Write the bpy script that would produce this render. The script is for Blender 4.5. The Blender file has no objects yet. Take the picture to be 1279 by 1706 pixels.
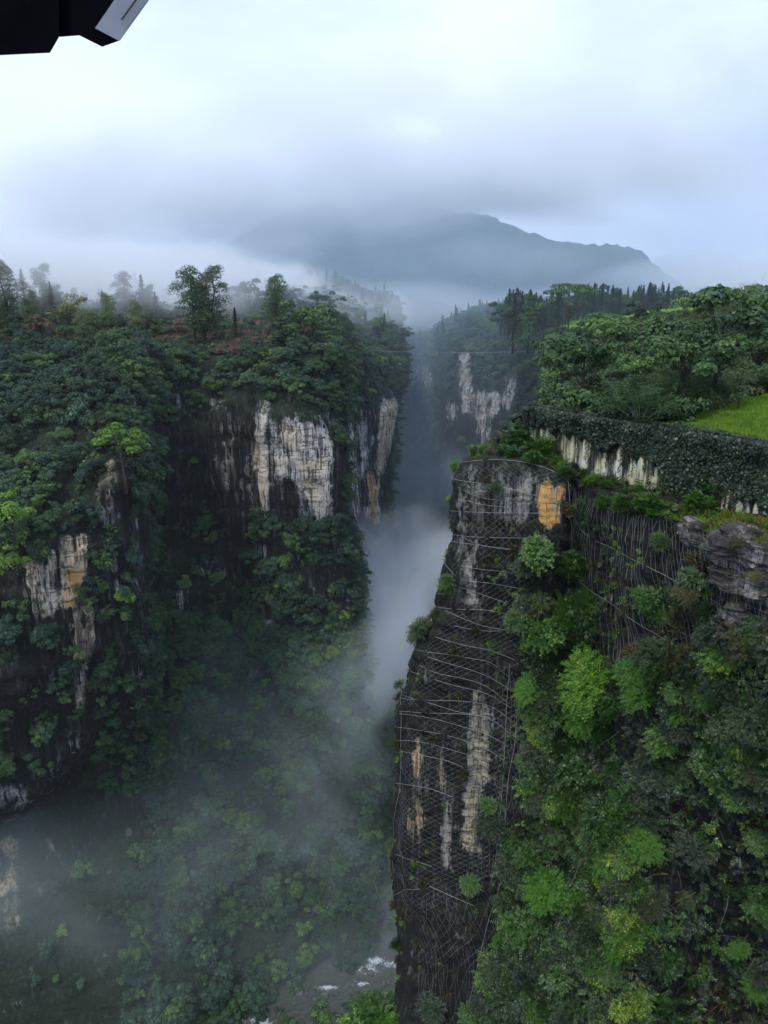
import bpy, math, random
import numpy as np
from math import radians, sin, cos, tan, pi
from mathutils import Vector, Matrix, Euler

scene = bpy.context.scene
COL = scene.collection
PITCH = radians(16.1)
FPX, CX, CY = 1290.0, 639.5, 853.0
# ------------------------------------------------------------ camera
cam_d = bpy.data.cameras.new("camera")
cam = bpy.data.objects.new("camera", cam_d)
COL.objects.link(cam)
cam.location = (0, 0, 0)
cam.rotation_euler = (radians(90) - PITCH, 0, 0)
cam_d.sensor_fit = 'VERTICAL'
cam_d.sensor_height = 24.0
cam_d.lens = 24.0 * FPX / 1706.0
cam_d.clip_start = 0.1
cam_d.clip_end = 20000
scene.camera = cam
# ------------------------------------------------------------ light
SUN_EL, SUN_AZ = radians(58), radians(215)      # azimuth clockwise from +Y (behind the camera, a little to the left)
world = bpy.data.worlds.new("World")
scene.world = world
world.use_nodes = True
wn, wl = world.node_tree.nodes, world.node_tree.links
wn.clear()
def wnode(t, **k):
    n = wn.new(t)
    for a, b in k.items(): setattr(n, a, b)
    return n
w_out = wnode('ShaderNodeOutputWorld')
w_bg = wnode('ShaderNodeBackground'); w_bg.inputs['Strength'].default_value = 0.085
w_sky = wnode('ShaderNodeTexSky', sky_type='NISHITA', sun_disc=False, sun_elevation=SUN_EL, sun_rotation=SUN_AZ)
w_tc = wnode('ShaderNodeTexCoord')
w_map = wnode('ShaderNodeMapping'); w_map.inputs['Scale'].default_value = (1.3, 1.3, 2.5)
w_map.inputs['Location'].default_value = (0.35, 0.1, 0.62)
w_n = wnode('ShaderNodeTexNoise'); w_n.inputs['Scale'].default_value = 1.5; w_n.inputs['Detail'].default_value = 5.0
w_n.inputs['Roughness'].default_value = 0.52; w_n.inputs['Distortion'].default_value = 0.35
w_r = wnode('ShaderNodeValToRGB')
cr = w_r.color_ramp; cr.elements[0].position = 0.33; cr.elements[1].position = 0.68
cr.elements[0].color = (5.6, 6.8, 9.8, 1); cr.elements[1].color = (9.3, 10.2, 12.2, 1)
e = cr.elements.new(0.5); e.color = (7.6, 8.8, 11.5, 1)
w_mix = wnode('ShaderNodeMix', data_type='RGBA'); w_mix.inputs[0].default_value = 0.93
wl.new(w_tc.outputs['Generated'], w_map.inputs['Vector']); wl.new(w_map.outputs[0], w_n.inputs['Vector'])
wl.new(w_n.outputs['Fac'], w_r.inputs[0])
wl.new(w_sky.outputs[0], w_mix.inputs[6]); wl.new(w_r.outputs[0], w_mix.inputs[7])
wl.new(w_mix.outputs[2], w_bg.inputs['Color']); wl.new(w_bg.outputs[0], w_out.inputs['Surface'])

sun_d = bpy.data.lights.new("sun", 'SUN')
sun_d.energy = 1.5; sun_d.angle = radians(10); sun_d.color = (1.0, 0.95, 0.86)
sun = bpy.data.objects.new("sun", sun_d); COL.objects.link(sun)
sv = Vector((sin(SUN_AZ) * cos(SUN_EL), cos(SUN_AZ) * cos(SUN_EL), sin(SUN_EL)))
sun.rotation_euler = sv.to_track_quat('Z', 'Y').to_euler()

scene.view_settings.view_transform = 'Standard'
scene.view_settings.look = 'None'
scene.view_settings.gamma = 1.0
scene.view_settings.use_curve_mapping = False
scene.view_settings.exposure = 0.5
cy = scene.cycles
cy.max_bounces = 5; cy.diffuse_bounces = 2; cy.glossy_bounces = 1; cy.transmission_bounces = 2
cy.transparent_max_bounces = 8; cy.volume_bounces = 3
cy.volume_max_steps = 48
cy.use_denoising = True
cy.use_adaptive_sampling = True; cy.adaptive_threshold = 0.01
cy.use_fast_gi = False

# ------------------------------------------------------------ helpers
rng = np.random.default_rng(7)
def W(px, py, Y):
    a = (px - CX) / FPX; b = (CY - py) / FPX
    d = np.array([a, cos(PITCH) + b * sin(PITCH), -sin(PITCH) + b * cos(PITCH)])
    return d * (Y / d[1])
def PIX(P):
    P = np.asarray(P, float)
    f = P[..., 1] * cos(PITCH) - P[..., 2] * sin(PITCH)
    u = P[..., 1] * sin(PITCH) + P[..., 2] * cos(PITCH)
    f = np.where(f < 0.01, 0.01, f)
    return CX + P[..., 0] / f * FPX, CY - u / f * FPX, f

def _h(ix, iy, iz, s):
    n = (ix.astype(np.int64) * 374761393 + iy.astype(np.int64) * 668265263 + iz.astype(np.int64) * 2147483647 + s * 974634777) & 0xffffffff
    n = ((n ^ (n >> 13)) * 1274126177) & 0xffffffff
    n = (n ^ (n >> 16)) & 0xffffff
    return n / float(0xffffff)
def vnoise(x, y, z, s=0):
    x, y, z = np.broadcast_arrays(np.asarray(x, float), np.asarray(y, float), np.asarray(z, float))
    ix, iy, iz = np.floor(x), np.floor(y), np.floor(z)
    fx, fy, fz = x - ix, y - iy, z - iz
    fx = fx * fx * (3 - 2 * fx); fy = fy * fy * (3 - 2 * fy); fz = fz * fz * (3 - 2 * fz)
    r = 0
    for a in (0, 1):
        for b in (0, 1):
            for c in (0, 1):
                w = (fx if a else 1 - fx) * (fy if b else 1 - fy) * (fz if c else 1 - fz)
                r = r + w * _h(ix + a, iy + b, iz + c, s)
    return r
def fbm(x, y, z, o=4, s=0, g=0.5):
    r = 0; a = 1; t = 0
    for k in range(o):
        r = r + a * vnoise(x * 2.03 ** k, y * 2.03 ** k, z * 2.03 ** k, s + k * 17); t += a; a *= g
    return r / t                      # 0..1
def sstep(a, b, x):
    t = np.clip((x - a) / (b - a), 0, 1); return t * t * (3 - 2 * t)

def new_mesh(name, verts, faces, smooth=False, mats=(), fmat=None, attrs=None):
    verts = np.asarray(verts, np.float32).reshape(-1, 3)
    me = bpy.data.meshes.new(name)
    if isinstance(faces, np.ndarray):
        n, k = faces.shape
        me.vertices.add(len(verts)); me.vertices.foreach_set('co', verts.ravel())
        me.loops.add(n * k); me.loops.foreach_set('vertex_index', faces.astype(np.int32).ravel())
        me.polygons.add(n); me.polygons.foreach_set('loop_start', (np.arange(n) * k).astype(np.int32))
        me.polygons.foreach_set('loop_total', np.full(n, k, np.int32))
    else:
        me.from_pydata([tuple(map(float, v)) for v in verts], [], [tuple(map(int, f)) for f in faces])
    for m in mats: me.materials.append(m)
    if fmat is not None: me.polygons.foreach_set('material_index', np.asarray(fmat, np.int32))
    if smooth: me.polygons.foreach_set('use_smooth', np.ones(len(me.polygons), bool))
    for k, v in (attrs or {}).items():
        at = me.attributes.new(k, 'FLOAT', 'POINT'); at.data.foreach_set('value', np.asarray(v, np.float32).ravel())
    me.update(calc_edges=True)
    me.validate()
    return me
def link(name, me, parent=None, loc=None, rot=None, scale=None):
    o = bpy.data.objects.new(name, me); COL.objects.link(o)
    if parent is not None: o.parent = parent
    if loc is not None: o.location = [float(q) for q in loc]
    if rot is not None: o.rotation_euler = [float(q) for q in rot]
    if scale is not None: o.scale = [float(q) for q in scale] if hasattr(scale, '__len__') else (float(scale),) * 3
    return o
def tag(o, label=None, cat=None, group=None, kind=None):
    if label: o['label'] = label
    if cat: o['category'] = cat
    if group: o['group'] = group
    if kind: o['kind'] = kind
    return o

class MB:
    def __init__(s): s.v = []; s.f = []; s.m = []
    def add(s, V, F, m=0):
        b = len(s.v); s.v.extend([tuple(x) for x in V]); s.f.extend([tuple(i + b for i in f) for f in F]); s.m.extend([m] * len(F))
    def tube(s, pts, r, n=5, m=0, cap=True):
        pts = [Vector(p) for p in pts]
        rs = r if hasattr(r, '__len__') else [r] * len(pts)
        V = []; F = []
        for i, p in enumerate(pts):
            t = (pts[min(i + 1, len(pts) - 1)] - pts[max(i - 1, 0)])
            t = t.normalized() if t.length > 1e-9 else Vector((0, 0, 1))
            a = t.cross(Vector((0.31, 0.17, 0.93)) if abs(t.z) < 0.9 else Vector((1, 0.1, 0))).normalized(); b = t.cross(a)
            for k in range(n):
                an = 2 * pi * k / n
                V.append(p + (a * cos(an) + b * sin(an)) * rs[i])
        for i in range(len(pts) - 1):
            for k in range(n):
                F.append((i * n + k, i * n + (k + 1) % n, (i + 1) * n + (k + 1) % n, (i + 1) * n + k))
        if cap and n > 2:
            F.append(tuple(range(n))[::-1]); F.append(tuple((len(pts) - 1) * n + k for k in range(n)))
        s.add(V, F, m)
    def mesh(s, name, mats, smooth=False):
        return new_mesh(name, np.array(s.v), s.f, smooth, mats, s.m)

# ------------------------------------------------------------ materials
def mat(name):
    m = bpy.data.materials.new(name); m.use_nodes = True
    nt = m.node_tree; nt.nodes.clear()
    return m, nt.nodes, nt.links
def N(ns, t, ins=None, **k):
    n = ns.new(t)
    for a, b in k.items(): setattr(n, a, b)
    for a, b in (ins or {}).items(): n.inputs[a].default_value = b
    return n
def math_(ns, ls, op, a, b=None, clamp=False):
    n = ns.new('ShaderNodeMath'); n.operation = op; n.use_clamp = clamp
    for i, x in enumerate((a, b)):
        if x is None: continue
        if isinstance(x, (int, float)): n.inputs[i].default_value = x
        else: ls.new(x, n.inputs[i])
    return n.outputs[0]
def mixc(ns, ls, f, a, b):
    n = ns.new('ShaderNodeMix'); n.data_type = 'RGBA'
    for i, x in ((0, f), (6, a), (7, b)):
        if isinstance(x, (int, float)): n.inputs[i].default_value = x
        elif isinstance(x, tuple): n.inputs[i].default_value = (*x, 1)
        else: ls.new(x, n.inputs[i])
    return n.outputs[2]
def mrange(ns, ls, x, a, b, c=0, d=1):
    n = ns.new('ShaderNodeMapRange'); n.interpolation_type = 'SMOOTHSTEP'
    ls.new(x, n.inputs[0])
    for i, q in enumerate((a, b, c, d)): n.inputs[i + 1].default_value = q
    return n.outputs[0]
def noise(ns, ls, vec, scale, detail=4, rough=0.55, vs=None, dist=0.0):
    if vs is not None:
        mp = N(ns, 'ShaderNodeMapping'); mp.inputs['Scale'].default_value = vs; ls.new(vec, mp.inputs['Vector']); vec = mp.outputs[0]
    n = N(ns, 'ShaderNodeTexNoise', {'Scale': scale, 'Detail': detail, 'Roughness': rough, 'Distortion': dist})
    ls.new(vec, n.inputs['Vector']); return n.outputs['Fac']

def rock_material(name, s=1.0, dark=(0.007, 0.009, 0.009), grey=(0.52, 0.53, 0.54), cream=(0.66, 0.57, 0.42), ochre=(0.62, 0.34, 0.10),
                  moss=(0.02, 0.035, 0.014), mossy=0.5):
    """limestone: pale bare patches and black-stained, streaked, mossy rock. s = metres per pattern unit."""
    m, ns, ls = mat(name)
    out = N(ns, 'ShaderNodeOutputMaterial'); bs = N(ns, 'ShaderNodeBsdfPrincipled', {'Roughness': 0.85})
    bs.inputs['Specular IOR Level'].default_value = 0.25
    geo = N(ns, 'ShaderNodeNewGeometry'); pos = geo.outputs['Position']
    pale = N(ns, 'ShaderNodeAttribute', attribute_name='pale').outputs['Fac']
    och = N(ns, 'ShaderNodeAttribute', attribute_name='ochre').outputs['Fac']
    k = 1.0 / s
    st = noise(ns, ls, pos, 1.0, 6, 0.62, vs=(0.55 * k, 0.55 * k, 0.045 * k))
    st2 = noise(ns, ls, pos, 1.0, 4, 0.6, vs=(2.2 * k, 2.2 * k, 0.10 * k))
    bl = noise(ns, ls, pos, 0.35 * k, 5, 0.6)
    fine = noise(ns, ls, pos, 3.0 * k, 5, 0.7)
    # pale factor
    t = math_(ns, ls, 'MULTIPLY', st, 1.5); t = math_(ns, ls, 'ADD', t, math_(ns, ls, 'MULTIPLY', st2, 1.1))
    t = math_(ns, ls, 'ADD', t, math_(ns, ls, 'MULTIPLY', bl, 0.5))       # mean about 1.55
    t = math_(ns, ls, 'ADD', t, math_(ns, ls, 'MULTIPLY', pale, 0.42))
    pf = mrange(ns, ls, t, 1.74, 2.02)
    tone = mrange(ns, ls, math_(ns, ls, 'ADD', och, math_(ns, ls, 'MULTIPLY', bl, 0.7)), 0.38, 0.72)
    pc = mixc(ns, ls, tone, grey, cream)
    of = math_(ns, ls, 'MULTIPLY', mrange(ns, ls, och, 0.3, 0.8), mrange(ns, ls, noise(ns, ls, pos, 0.8 * k, 4, 0.6), 0.3, 0.5), clamp=True)
    pc = mixc(ns, ls, of, pc, ochre)
    pc = mixc(ns, ls, mrange(ns, ls, fine, 0.48, 0.30, 0, 0.75), pc, (0.15, 0.135, 0.11))
    pc = mixc(ns, ls, mrange(ns, ls, st2, 0.52, 0.60, 0, .85), pc, (0.07, 0.072, 0.07))
    dk = mixc(ns, ls, mrange(ns, ls, math_(ns, ls, 'ADD', st2, math_(ns, ls, 'MULTIPLY', pale, 0.15)), 0.50, 0.74), dark, (0.05, 0.055, 0.055))
    bed = noise(ns, ls, pos, 1.0, 4, 0.6, vs=(0.10 * k, 0.10 * k, 0.9 * k), dist=0.4)
    crk = mrange(ns, ls, math_(ns, ls, 'ABSOLUTE', math_(ns, ls, 'SUBTRACT', bed, 0.5)), 0.0, 0.018, 0.75, 0.0)
    pc = mixc(ns, ls, crk, pc, (0.03, 0.03, 0.028))
    c = mixc(ns, ls, pf, dk, pc)
    sx = N(ns, 'ShaderNodeSeparateXYZ'); ls.new(geo.outputs['Normal'], sx.inputs[0])
    up = mrange(ns, ls, math_(ns, ls, 'ADD', sx.outputs[2], math_(ns, ls, 'MULTIPLY', fine, 0.5)), 0.45, 0.85, 0, mossy)
    c = mixc(ns, ls, up, c, moss)
    ls.new(c, bs.inputs['Base Color'])
    hb = math_(ns, ls, 'ADD', math_(ns, ls, 'ADD', math_(ns, ls, 'MULTIPLY', fine, 0.5), st2), math_(ns, ls, 'MULTIPLY', crk, -0.5))
    bp = N(ns, 'ShaderNodeBump', {'Strength': 0.8, 'Distance': 0.5 * s}); ls.new(hb, bp.inputs['Height'])
    ls.new(bp.outputs[0], bs.inputs['Normal']); ls.new(bs.outputs[0], out.inputs['Surface'])
    return m

def leaf_material(name, c1, c2, c3=None, spec=0.35, rough=0.5, trans=0.22, world_scale=0.03, p3=0.86):
    m, ns, ls = mat(name)
    out = N(ns, 'ShaderNodeOutputMaterial')
    bs = N(ns, 'ShaderNodeBsdfPrincipled', {'Roughness': rough}); bs.inputs['Specular IOR Level'].default_value = spec
    oi = N(ns, 'ShaderNodeObjectInfo'); geo = N(ns, 'ShaderNodeNewGeometry')
    rnd = N(ns, 'ShaderNodeAttribute', attribute_name='rnd').outputs['Fac']
    nz = noise(ns, ls, geo.outputs['Position'], world_scale, 3, 0.6)
    f = math_(ns, ls, 'ADD', math_(ns, ls, 'MULTIPLY', rnd, 0.45), math_(ns, ls, 'MULTIPLY', oi.outputs['Random'], 0.45))
    f = math_(ns, ls, 'ADD', f, math_(ns, ls, 'MULTIPLY', mrange(ns, ls, nz, 0.3, 0.7), 0.3))
    c = mixc(ns, ls, mrange(ns, ls, f, 0.15, 0.95), c1, c2)
    if c3: c = mixc(ns, ls, mrange(ns, ls, f, p3, p3 + 0.12), c, c3)
    ls.new(c, bs.inputs['Base Color'])
    tr = N(ns, 'ShaderNodeBsdfTranslucent'); ls.new(c, tr.inputs['Color'])
    mx = N(ns, 'ShaderNodeMixShader', {0: trans}); ls.new(bs.outputs[0], mx.inputs[1]); ls.new(tr.outputs[0], mx.inputs[2])
    ls.new(mx.outputs[0], out.inputs['Surface'])
    return m
def plain(name, col, rough=0.8, metal=0.0, var=0.4, scale=3.0, spec=0.3, vs=None, bump=0.0):
    m, ns, ls = mat(name)
    out = N(ns, 'ShaderNodeOutputMaterial'); bs = N(ns, 'ShaderNodeBsdfPrincipled', {'Roughness': rough, 'Metallic': metal})
    bs.inputs['Specular IOR Level'].default_value = spec
    geo = N(ns, 'ShaderNodeNewGeometry')
    nz = noise(ns, ls, geo.outputs['Position'], scale, 5, 0.6, vs=vs)
    c = mixc(ns, ls, mrange(ns, ls, nz, 0.3, 0.7), tuple(q * (1 - var) for q in col), tuple(min(1, q * (1 + var)) for q in col))
    ls.new(c, bs.inputs['Base Color'])
    if bump:
        bp = N(ns, 'ShaderNodeBump', {'Strength': 0.7, 'Distance': bump}); ls.new(nz, bp.inputs['Height']); ls.new(bp.outputs[0], bs.inputs['Normal'])
    ls.new(bs.outputs[0], out.inputs['Surface']); return m

M_rock_far = rock_material('streaked_limestone', 2.0)
M_rock_near = rock_material('stained_limestone', 0.55, dark=(0.009, 0.010, 0.009), grey=(0.27, 0.28, 0.27), cream=(0.42, 0.36, 0.25), moss=(0.014, 0.024, 0.008))
M_bark = plain('bark', (0.045, 0.038, 0.03), 0.9, scale=6)
M_bark_pale = plain('pale_bark', (0.22, 0.21, 0.18), 0.9, scale=4)
M_wire = plain('galvanised_wire', (0.40, 0.41, 0.42), 0.4, 0.3, 0.2)
M_rope = plain('steel_rope', (0.32, 0.33, 0.33), 0.4, 0.2, 0.2)
M_rib = plain('rib_twigs', (0.09, 0.07, 0.045), 0.9)

# ------------------------------------------------------------ sheets of terrain
class Sheet:
    """a land surface lofted through surveyed columns of (px, py, distance) points, refined, roughened, sampled for planting"""
    def __init__(s, name, cols, seg_u, seg_v, rockw, big, flute, fine, seed, blur=2.0, k=1.0):
        C = np.array([[W(*p) for p in c] for c in cols])        # nu, nv, 3
        nu, nv = C.shape[:2]
        def params(n, segs):
            t = []
            for i in range(n - 1): t += list(i + np.arange(segs[i]) / segs[i])
            return np.array(t + [n - 1.0])
        if isinstance(seg_u, int):
            L = np.linalg.norm(np.diff(C, axis=0), axis=2).mean(1); seg_u = np.maximum(3, (seg_u * L / L.sum()).astype(int))
        if isinstance(seg_v, int):
            L = np.linalg.norm(np.diff(C, axis=1), axis=2).mean(0); L = np.minimum(L, np.median(L) * 3); seg_v = np.maximum(3, (seg_v * L / L.sum()).astype(int))
        tu, tv = params(nu, seg_u), params(nv, seg_v)
        def interp(A, t, ax):
            i = np.minimum(t.astype(int), A.shape[ax] - 2); f = t - i
            sh = [1] * A.ndim; sh[ax] = -1; f = f.reshape(sh)
            return np.take(A, i, ax) * (1 - f) + np.take(A, i + 1, ax) * f
        P = interp(interp(C, tu, 0), tv, 1)
        def sm(A, ax, n):
            for _ in range(n):
                a = np.take(A, [0] + list(range(A.shape[ax] - 1)), ax); b = np.take(A, list(range(1, A.shape[ax])) + [A.shape[ax] - 1], ax)
                A = (a + 2 * A + b) / 4
            return A
        P = sm(sm(P, 0, int(blur * 4)), 1, int(blur * 4))
        Rw = interp(np.array(rockw, float), tv, 0)[None, :] * np.ones((P.shape[0], 1))
        s.smooth = P.copy(); s.N0 = s.normals(P)
        x, y, z = P[..., 0] / k, P[..., 1] / k, P[..., 2] / k
        d = (fbm(x / 14, y / 14, z / 22, 4, seed) - 0.5) * 2 * big
        rg = np.abs(fbm(x / 5, y / 5, z / 60, 4, seed + 5) - 0.5) * 4
        d = d + (0.6 - rg) * flute * Rw
        led = fbm(x / 9, y / 9, z / 2.2, 3, seed + 9)
        d = d + (led - 0.5) * 2 * fine * Rw + (fbm(x / 2.2, y / 2.2, z / 3, 3, seed + 13) - 0.5) * 2 * fine * (0.3 + 0.7 * Rw)
        s.P = P + s.N0 * d[..., None]
        s.N = s.normals(s.P); s.Rw = Rw; s.tu, s.tv = tu, tv
        s.name = name; s.k = k
    def normals(s, P):
        a = np.gradient(P, axis=0); b = np.gradient(P, axis=1)
        n = np.cross(b, a); n /= (np.linalg.norm(n, axis=2, keepdims=True) + 1e-9)
        return n
    def build(s, m, patches=(), parent=None, base=0.0):
        nu, nv = s.P.shape[:2]
        i, j = np.meshgrid(np.arange(nu - 1), np.arange(nv - 1), indexing='ij')
        a = (i * nv + j).ravel()
        F = np.stack([a, a + 1, a + nv + 1, a + nv], 1)
        px, py, dd = PIX(s.P)
        pale = np.full(px.shape, base) ; och = np.zeros(px.shape)
        wk = 3.0 * s.k
        wob = (fbm(s.P[..., 0] / wk, s.P[..., 1] / wk, s.P[..., 2] / wk / 3.0, 5, 3, .65) - 0.5) * 2.0
        for poly, v, oc, soft in patches:
            sd = poly_sd(np.array(poly, float), px + wob * soft * 2.5, py + wob * soft * 3)
            w = sstep(-soft, soft, sd)
            pale = pale * (1 - w) + v * w; och = och * (1 - w) + oc * w
        s.pale = pale; s.px, s.py = px, py
        me = new_mesh(s.name, s.P.reshape(-1, 3), F, True, [m], attrs={'pale': pale, 'ochre': och})
        return link(s.name, me, parent)
    def sample(s, n, dens, r, margin=150, jitter=0.0):
        P = s.P; nu, nv = P.shape[:2]
        A = np.linalg.norm(np.cross(P[1:, :-1] - P[:-1, :-1], P[:-1, 1:] - P[:-1, :-1]), axis=2)
        C = (P[:-1, :-1] + P[1:, 1:]) / 2; Nn = s.N[:-1, :-1]
        px, py, dd = PIX(C)
        w = A * dens(px, py, C, Nn, s.pale[:-1, :-1])
        w = w * ((px > -margin) & (px < 1279 + margin) & (py > 350) & (py < 1706 + margin) & (dd > 1))
        w = w.ravel(); w /= w.sum()
        idx = r.choice(len(w), n, p=w)
        i, j = idx // (nv - 1), idx % (nv - 1)
        f, g = r.random((2, n))
        f, g = f[:, None], g[:, None]
        p = P[i, j] * (1 - f) * (1 - g) + P[i + 1, j] * f * (1 - g) + P[i, j + 1] * (1 - f) * g + P[i + 1, j + 1] * f * g
        return p, s.N[i, j]
def poly_sd(poly, x, y):
    """signed distance to a polygon, positive inside"""
    d = np.full(x.shape, 1e9); inside = np.zeros(x.shape, bool)
    n = len(poly)
    for i in range(n):
        x1, y1 = poly[i]; x2, y2 = poly[(i + 1) % n]
        ex, ey = x2 - x1, y2 - y1; wx, wy = x - x1, y - y1
        t = np.clip((wx * ex + wy * ey) / (ex * ex + ey * ey + 1e-9), 0, 1)
        d = np.minimum(d, np.hypot(wx - t * ex, wy - t * ey))
        c = ((y1 > y) != (y2 > y)) & (x < (x2 - x1) * (y - y1) / (y2 - y1 + 1e-12) + x1)
        inside ^= c
    return np.where(inside, d, -d)
# ============================================================ LAND
WATER = -150.0
# valley bottom, one sheet to the horizon
m, ns, ls = mat('valley_soil')
out = N(ns, 'ShaderNodeOutputMaterial'); bs = N(ns, 'ShaderNodeBsdfPrincipled', {'Roughness': 0.95})
geo = N(ns, 'ShaderNodeNewGeometry')
ls.new(mixc(ns, ls, mrange(ns, ls, noise(ns, ls, geo.outputs['Position'], 0.02, 6), 0.35, 0.65), (0.015, 0.028, 0.014), (0.05, 0.06, 0.03)), bs.inputs['Base Color'])
ls.new(bs.outputs[0], out.inputs['Surface']); M_soil = m
g = new_mesh('valley_ground', [(-9000, -3000, -157), (9000, -3000, -157), (9000, 15000, -157), (-9000, 15000, -157)], [(0, 1, 2, 3)], mats=[M_soil])
tag(link('ground', g), kind='structure')

# ---- left bank: plateau, near buttress, dark recess, main white face, far fin, talus
Lc = [
 # r0 back      r1 plateau       r2 plateau      r3 brow          r4 face top     r5 face mid      r6 face foot      r7 slope mid     r8 river edge     r9 river bed
 [(-350,470,900),(-350,500,380),(-350,522,250),(-350,590,185),(-350,880,140),(-350,1130,133),(-350,1420,128),(-300,1560,122),(-300,1740,116),(-250,2150,92)],
 [(-80,470,900),(-80,498,380),(-80,525,250),(-80,640,180),(-80,900,137),(-80,1130,133),(-70,1390,134),(-70,1520,128),(-70,1730,121),(-40,2120,92)],
 [(30,468,900),(30,500,380),(30,528,250),(30,650,178),(30,890,137),(30,1120,134),(40,1345,137),(40,1500,131),(50,1725,123),(60,2100,93)],
 [(120,468,900),(120,502,380),(120,532,250),(120,660,175),(120,870,140),(125,1050,138),(140,1255,142),(140,1440,138),(150,1715,125),(170,2090,94)],
 [(200,468,900),(200,505,380),(200,536,245),(205,620,178),(205,790,146),(205,990,143),(212,1190,148),(215,1400,146),(225,1710,126),(250,2080,94)],
 [(236,468,900),(236,508,380),(240,542,245),(238,630,190),(236,790,158),(236,960,156),(238,1165,158),(240,1385,153),(260,1708,127),(280,2070,95)],
 [(262,468,900),(262,508,380),(264,548,250),(258,622,216),(256,735,208),(256,910,206),(258,1110,192),(265,1365,158),(290,1706,127),(300,2070,95)],
 [(340,468,900),(340,510,380),(340,556,250),(340,605,224),(340,705,214),(340,885,212),(340,1075,203),(340,1330,166),(350,1700,129),(350,2060,95)],
 [(420,468,900),(420,512,380),(420,558,248),(420,600,222),(418,690,210),(418,870,209),(418,1045,206),(420,1300,174),(430,1690,132),(420,2050,96)],
 [(436,468,900),(436,512,380),(436,558,248),(436,598,218),(434,685,203),(434,865,202),(434,1036,203),(440,1290,176),(450,1680,133),(440,2050,96)],
 [(500,470,900),(500,514,380),(500,545,245),(500,590,212),(500,700,201),(500,870,200),(500,1030,201),(500,1275,180),(510,1660,137),(500,2040,97)],
 [(556,472,900),(556,520,380),(556,545,250),(556,600,214),(554,715,204),(552,875,203),(560,1030,201),(560,1260,184),(560,1645,140),(545,2030,98)],
 [(572,475,900),(572,525,380),(572,552,262),(572,612,226),(572,735,216),(580,880,211),(596,1030,203),(600,1245,186),(595,1630,142),(570,2020,98)],
 [(580,480,900),(580,530,400),(578,556,300),(577,602,275),(576,720,265),(584,890,262),(602,1050,240),(612,1240,200),(615,1610,150),(590,1950,104)],
 [(592,485,900),(592,532,420),(590,550,330),(590,600,300),(590,700,291),(590,880,289),(602,1010,282),(620,1170,240),(632,1480,172),(640,1800,120)],
 [(612,490,900),(612,535,440),(612,552,345),(612,605,306),(612,705,296),(610,880,294),(618,1005,288),(632,1140,255),(650,1420,185),(670,1750,126)],
 [(632,495,900),(632,540,450),(632,556,350),(634,605,312),(630,690,302),(622,870,300),(628,995,293),(645,1120,262),(668,1380,195),(700,1700,135)],
 [(654,500,900),(654,550,455),(652,565,356),(656,600,320),(648,690,311),(630,870,308),(636,985,300),(655,1110,268),(685,1340,202),(720,1650,140)],
 [(664,505,900),(664,562,455),(663,575,365),(666,610,330),(660,675,322),(638,870,318),(642,975,312),(662,1100,275),(700,1310,210),(735,1600,146)],
 [(662,510,900),(662,572,520),(662,585,440),(664,630,400),(656,690,395),(644,840,390),(650,930,385),(668,1050,330),(710,1180,260),(750,1450,170)],
 [(655,515,900),(655,575,700),(655,590,620),(655,640,580),(650,690,575),(650,770,570),(652,830,560),(665,930,480),(715,1000,380),(760,1200,230)],
]
back_ = [16, 15, 14, 13, 11, 8, 5, 2, 2] + [1.5] * 30
Lc = [c[:7] + [(c[6][0] + 2, c[6][1] + 10, c[6][2] + back_[i])] + c[7:] for i, c in enumerate(Lc)]
for i in range(5): c = Lc[i]; c[8] = (c[8][0], c[8][1], c[8][2] + (9, 9, 8, 6, 3)[i])
Lrw = [0, 0, 0.05, 0.2, 1, 1, 0.9, 0.3, 0.25, 0.2, 0]
L = Sheet('left_gorge_wall', Lc, 430, 430, Lrw, 3.2, 1.5, 0.9, 11, blur=1.3)
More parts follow.
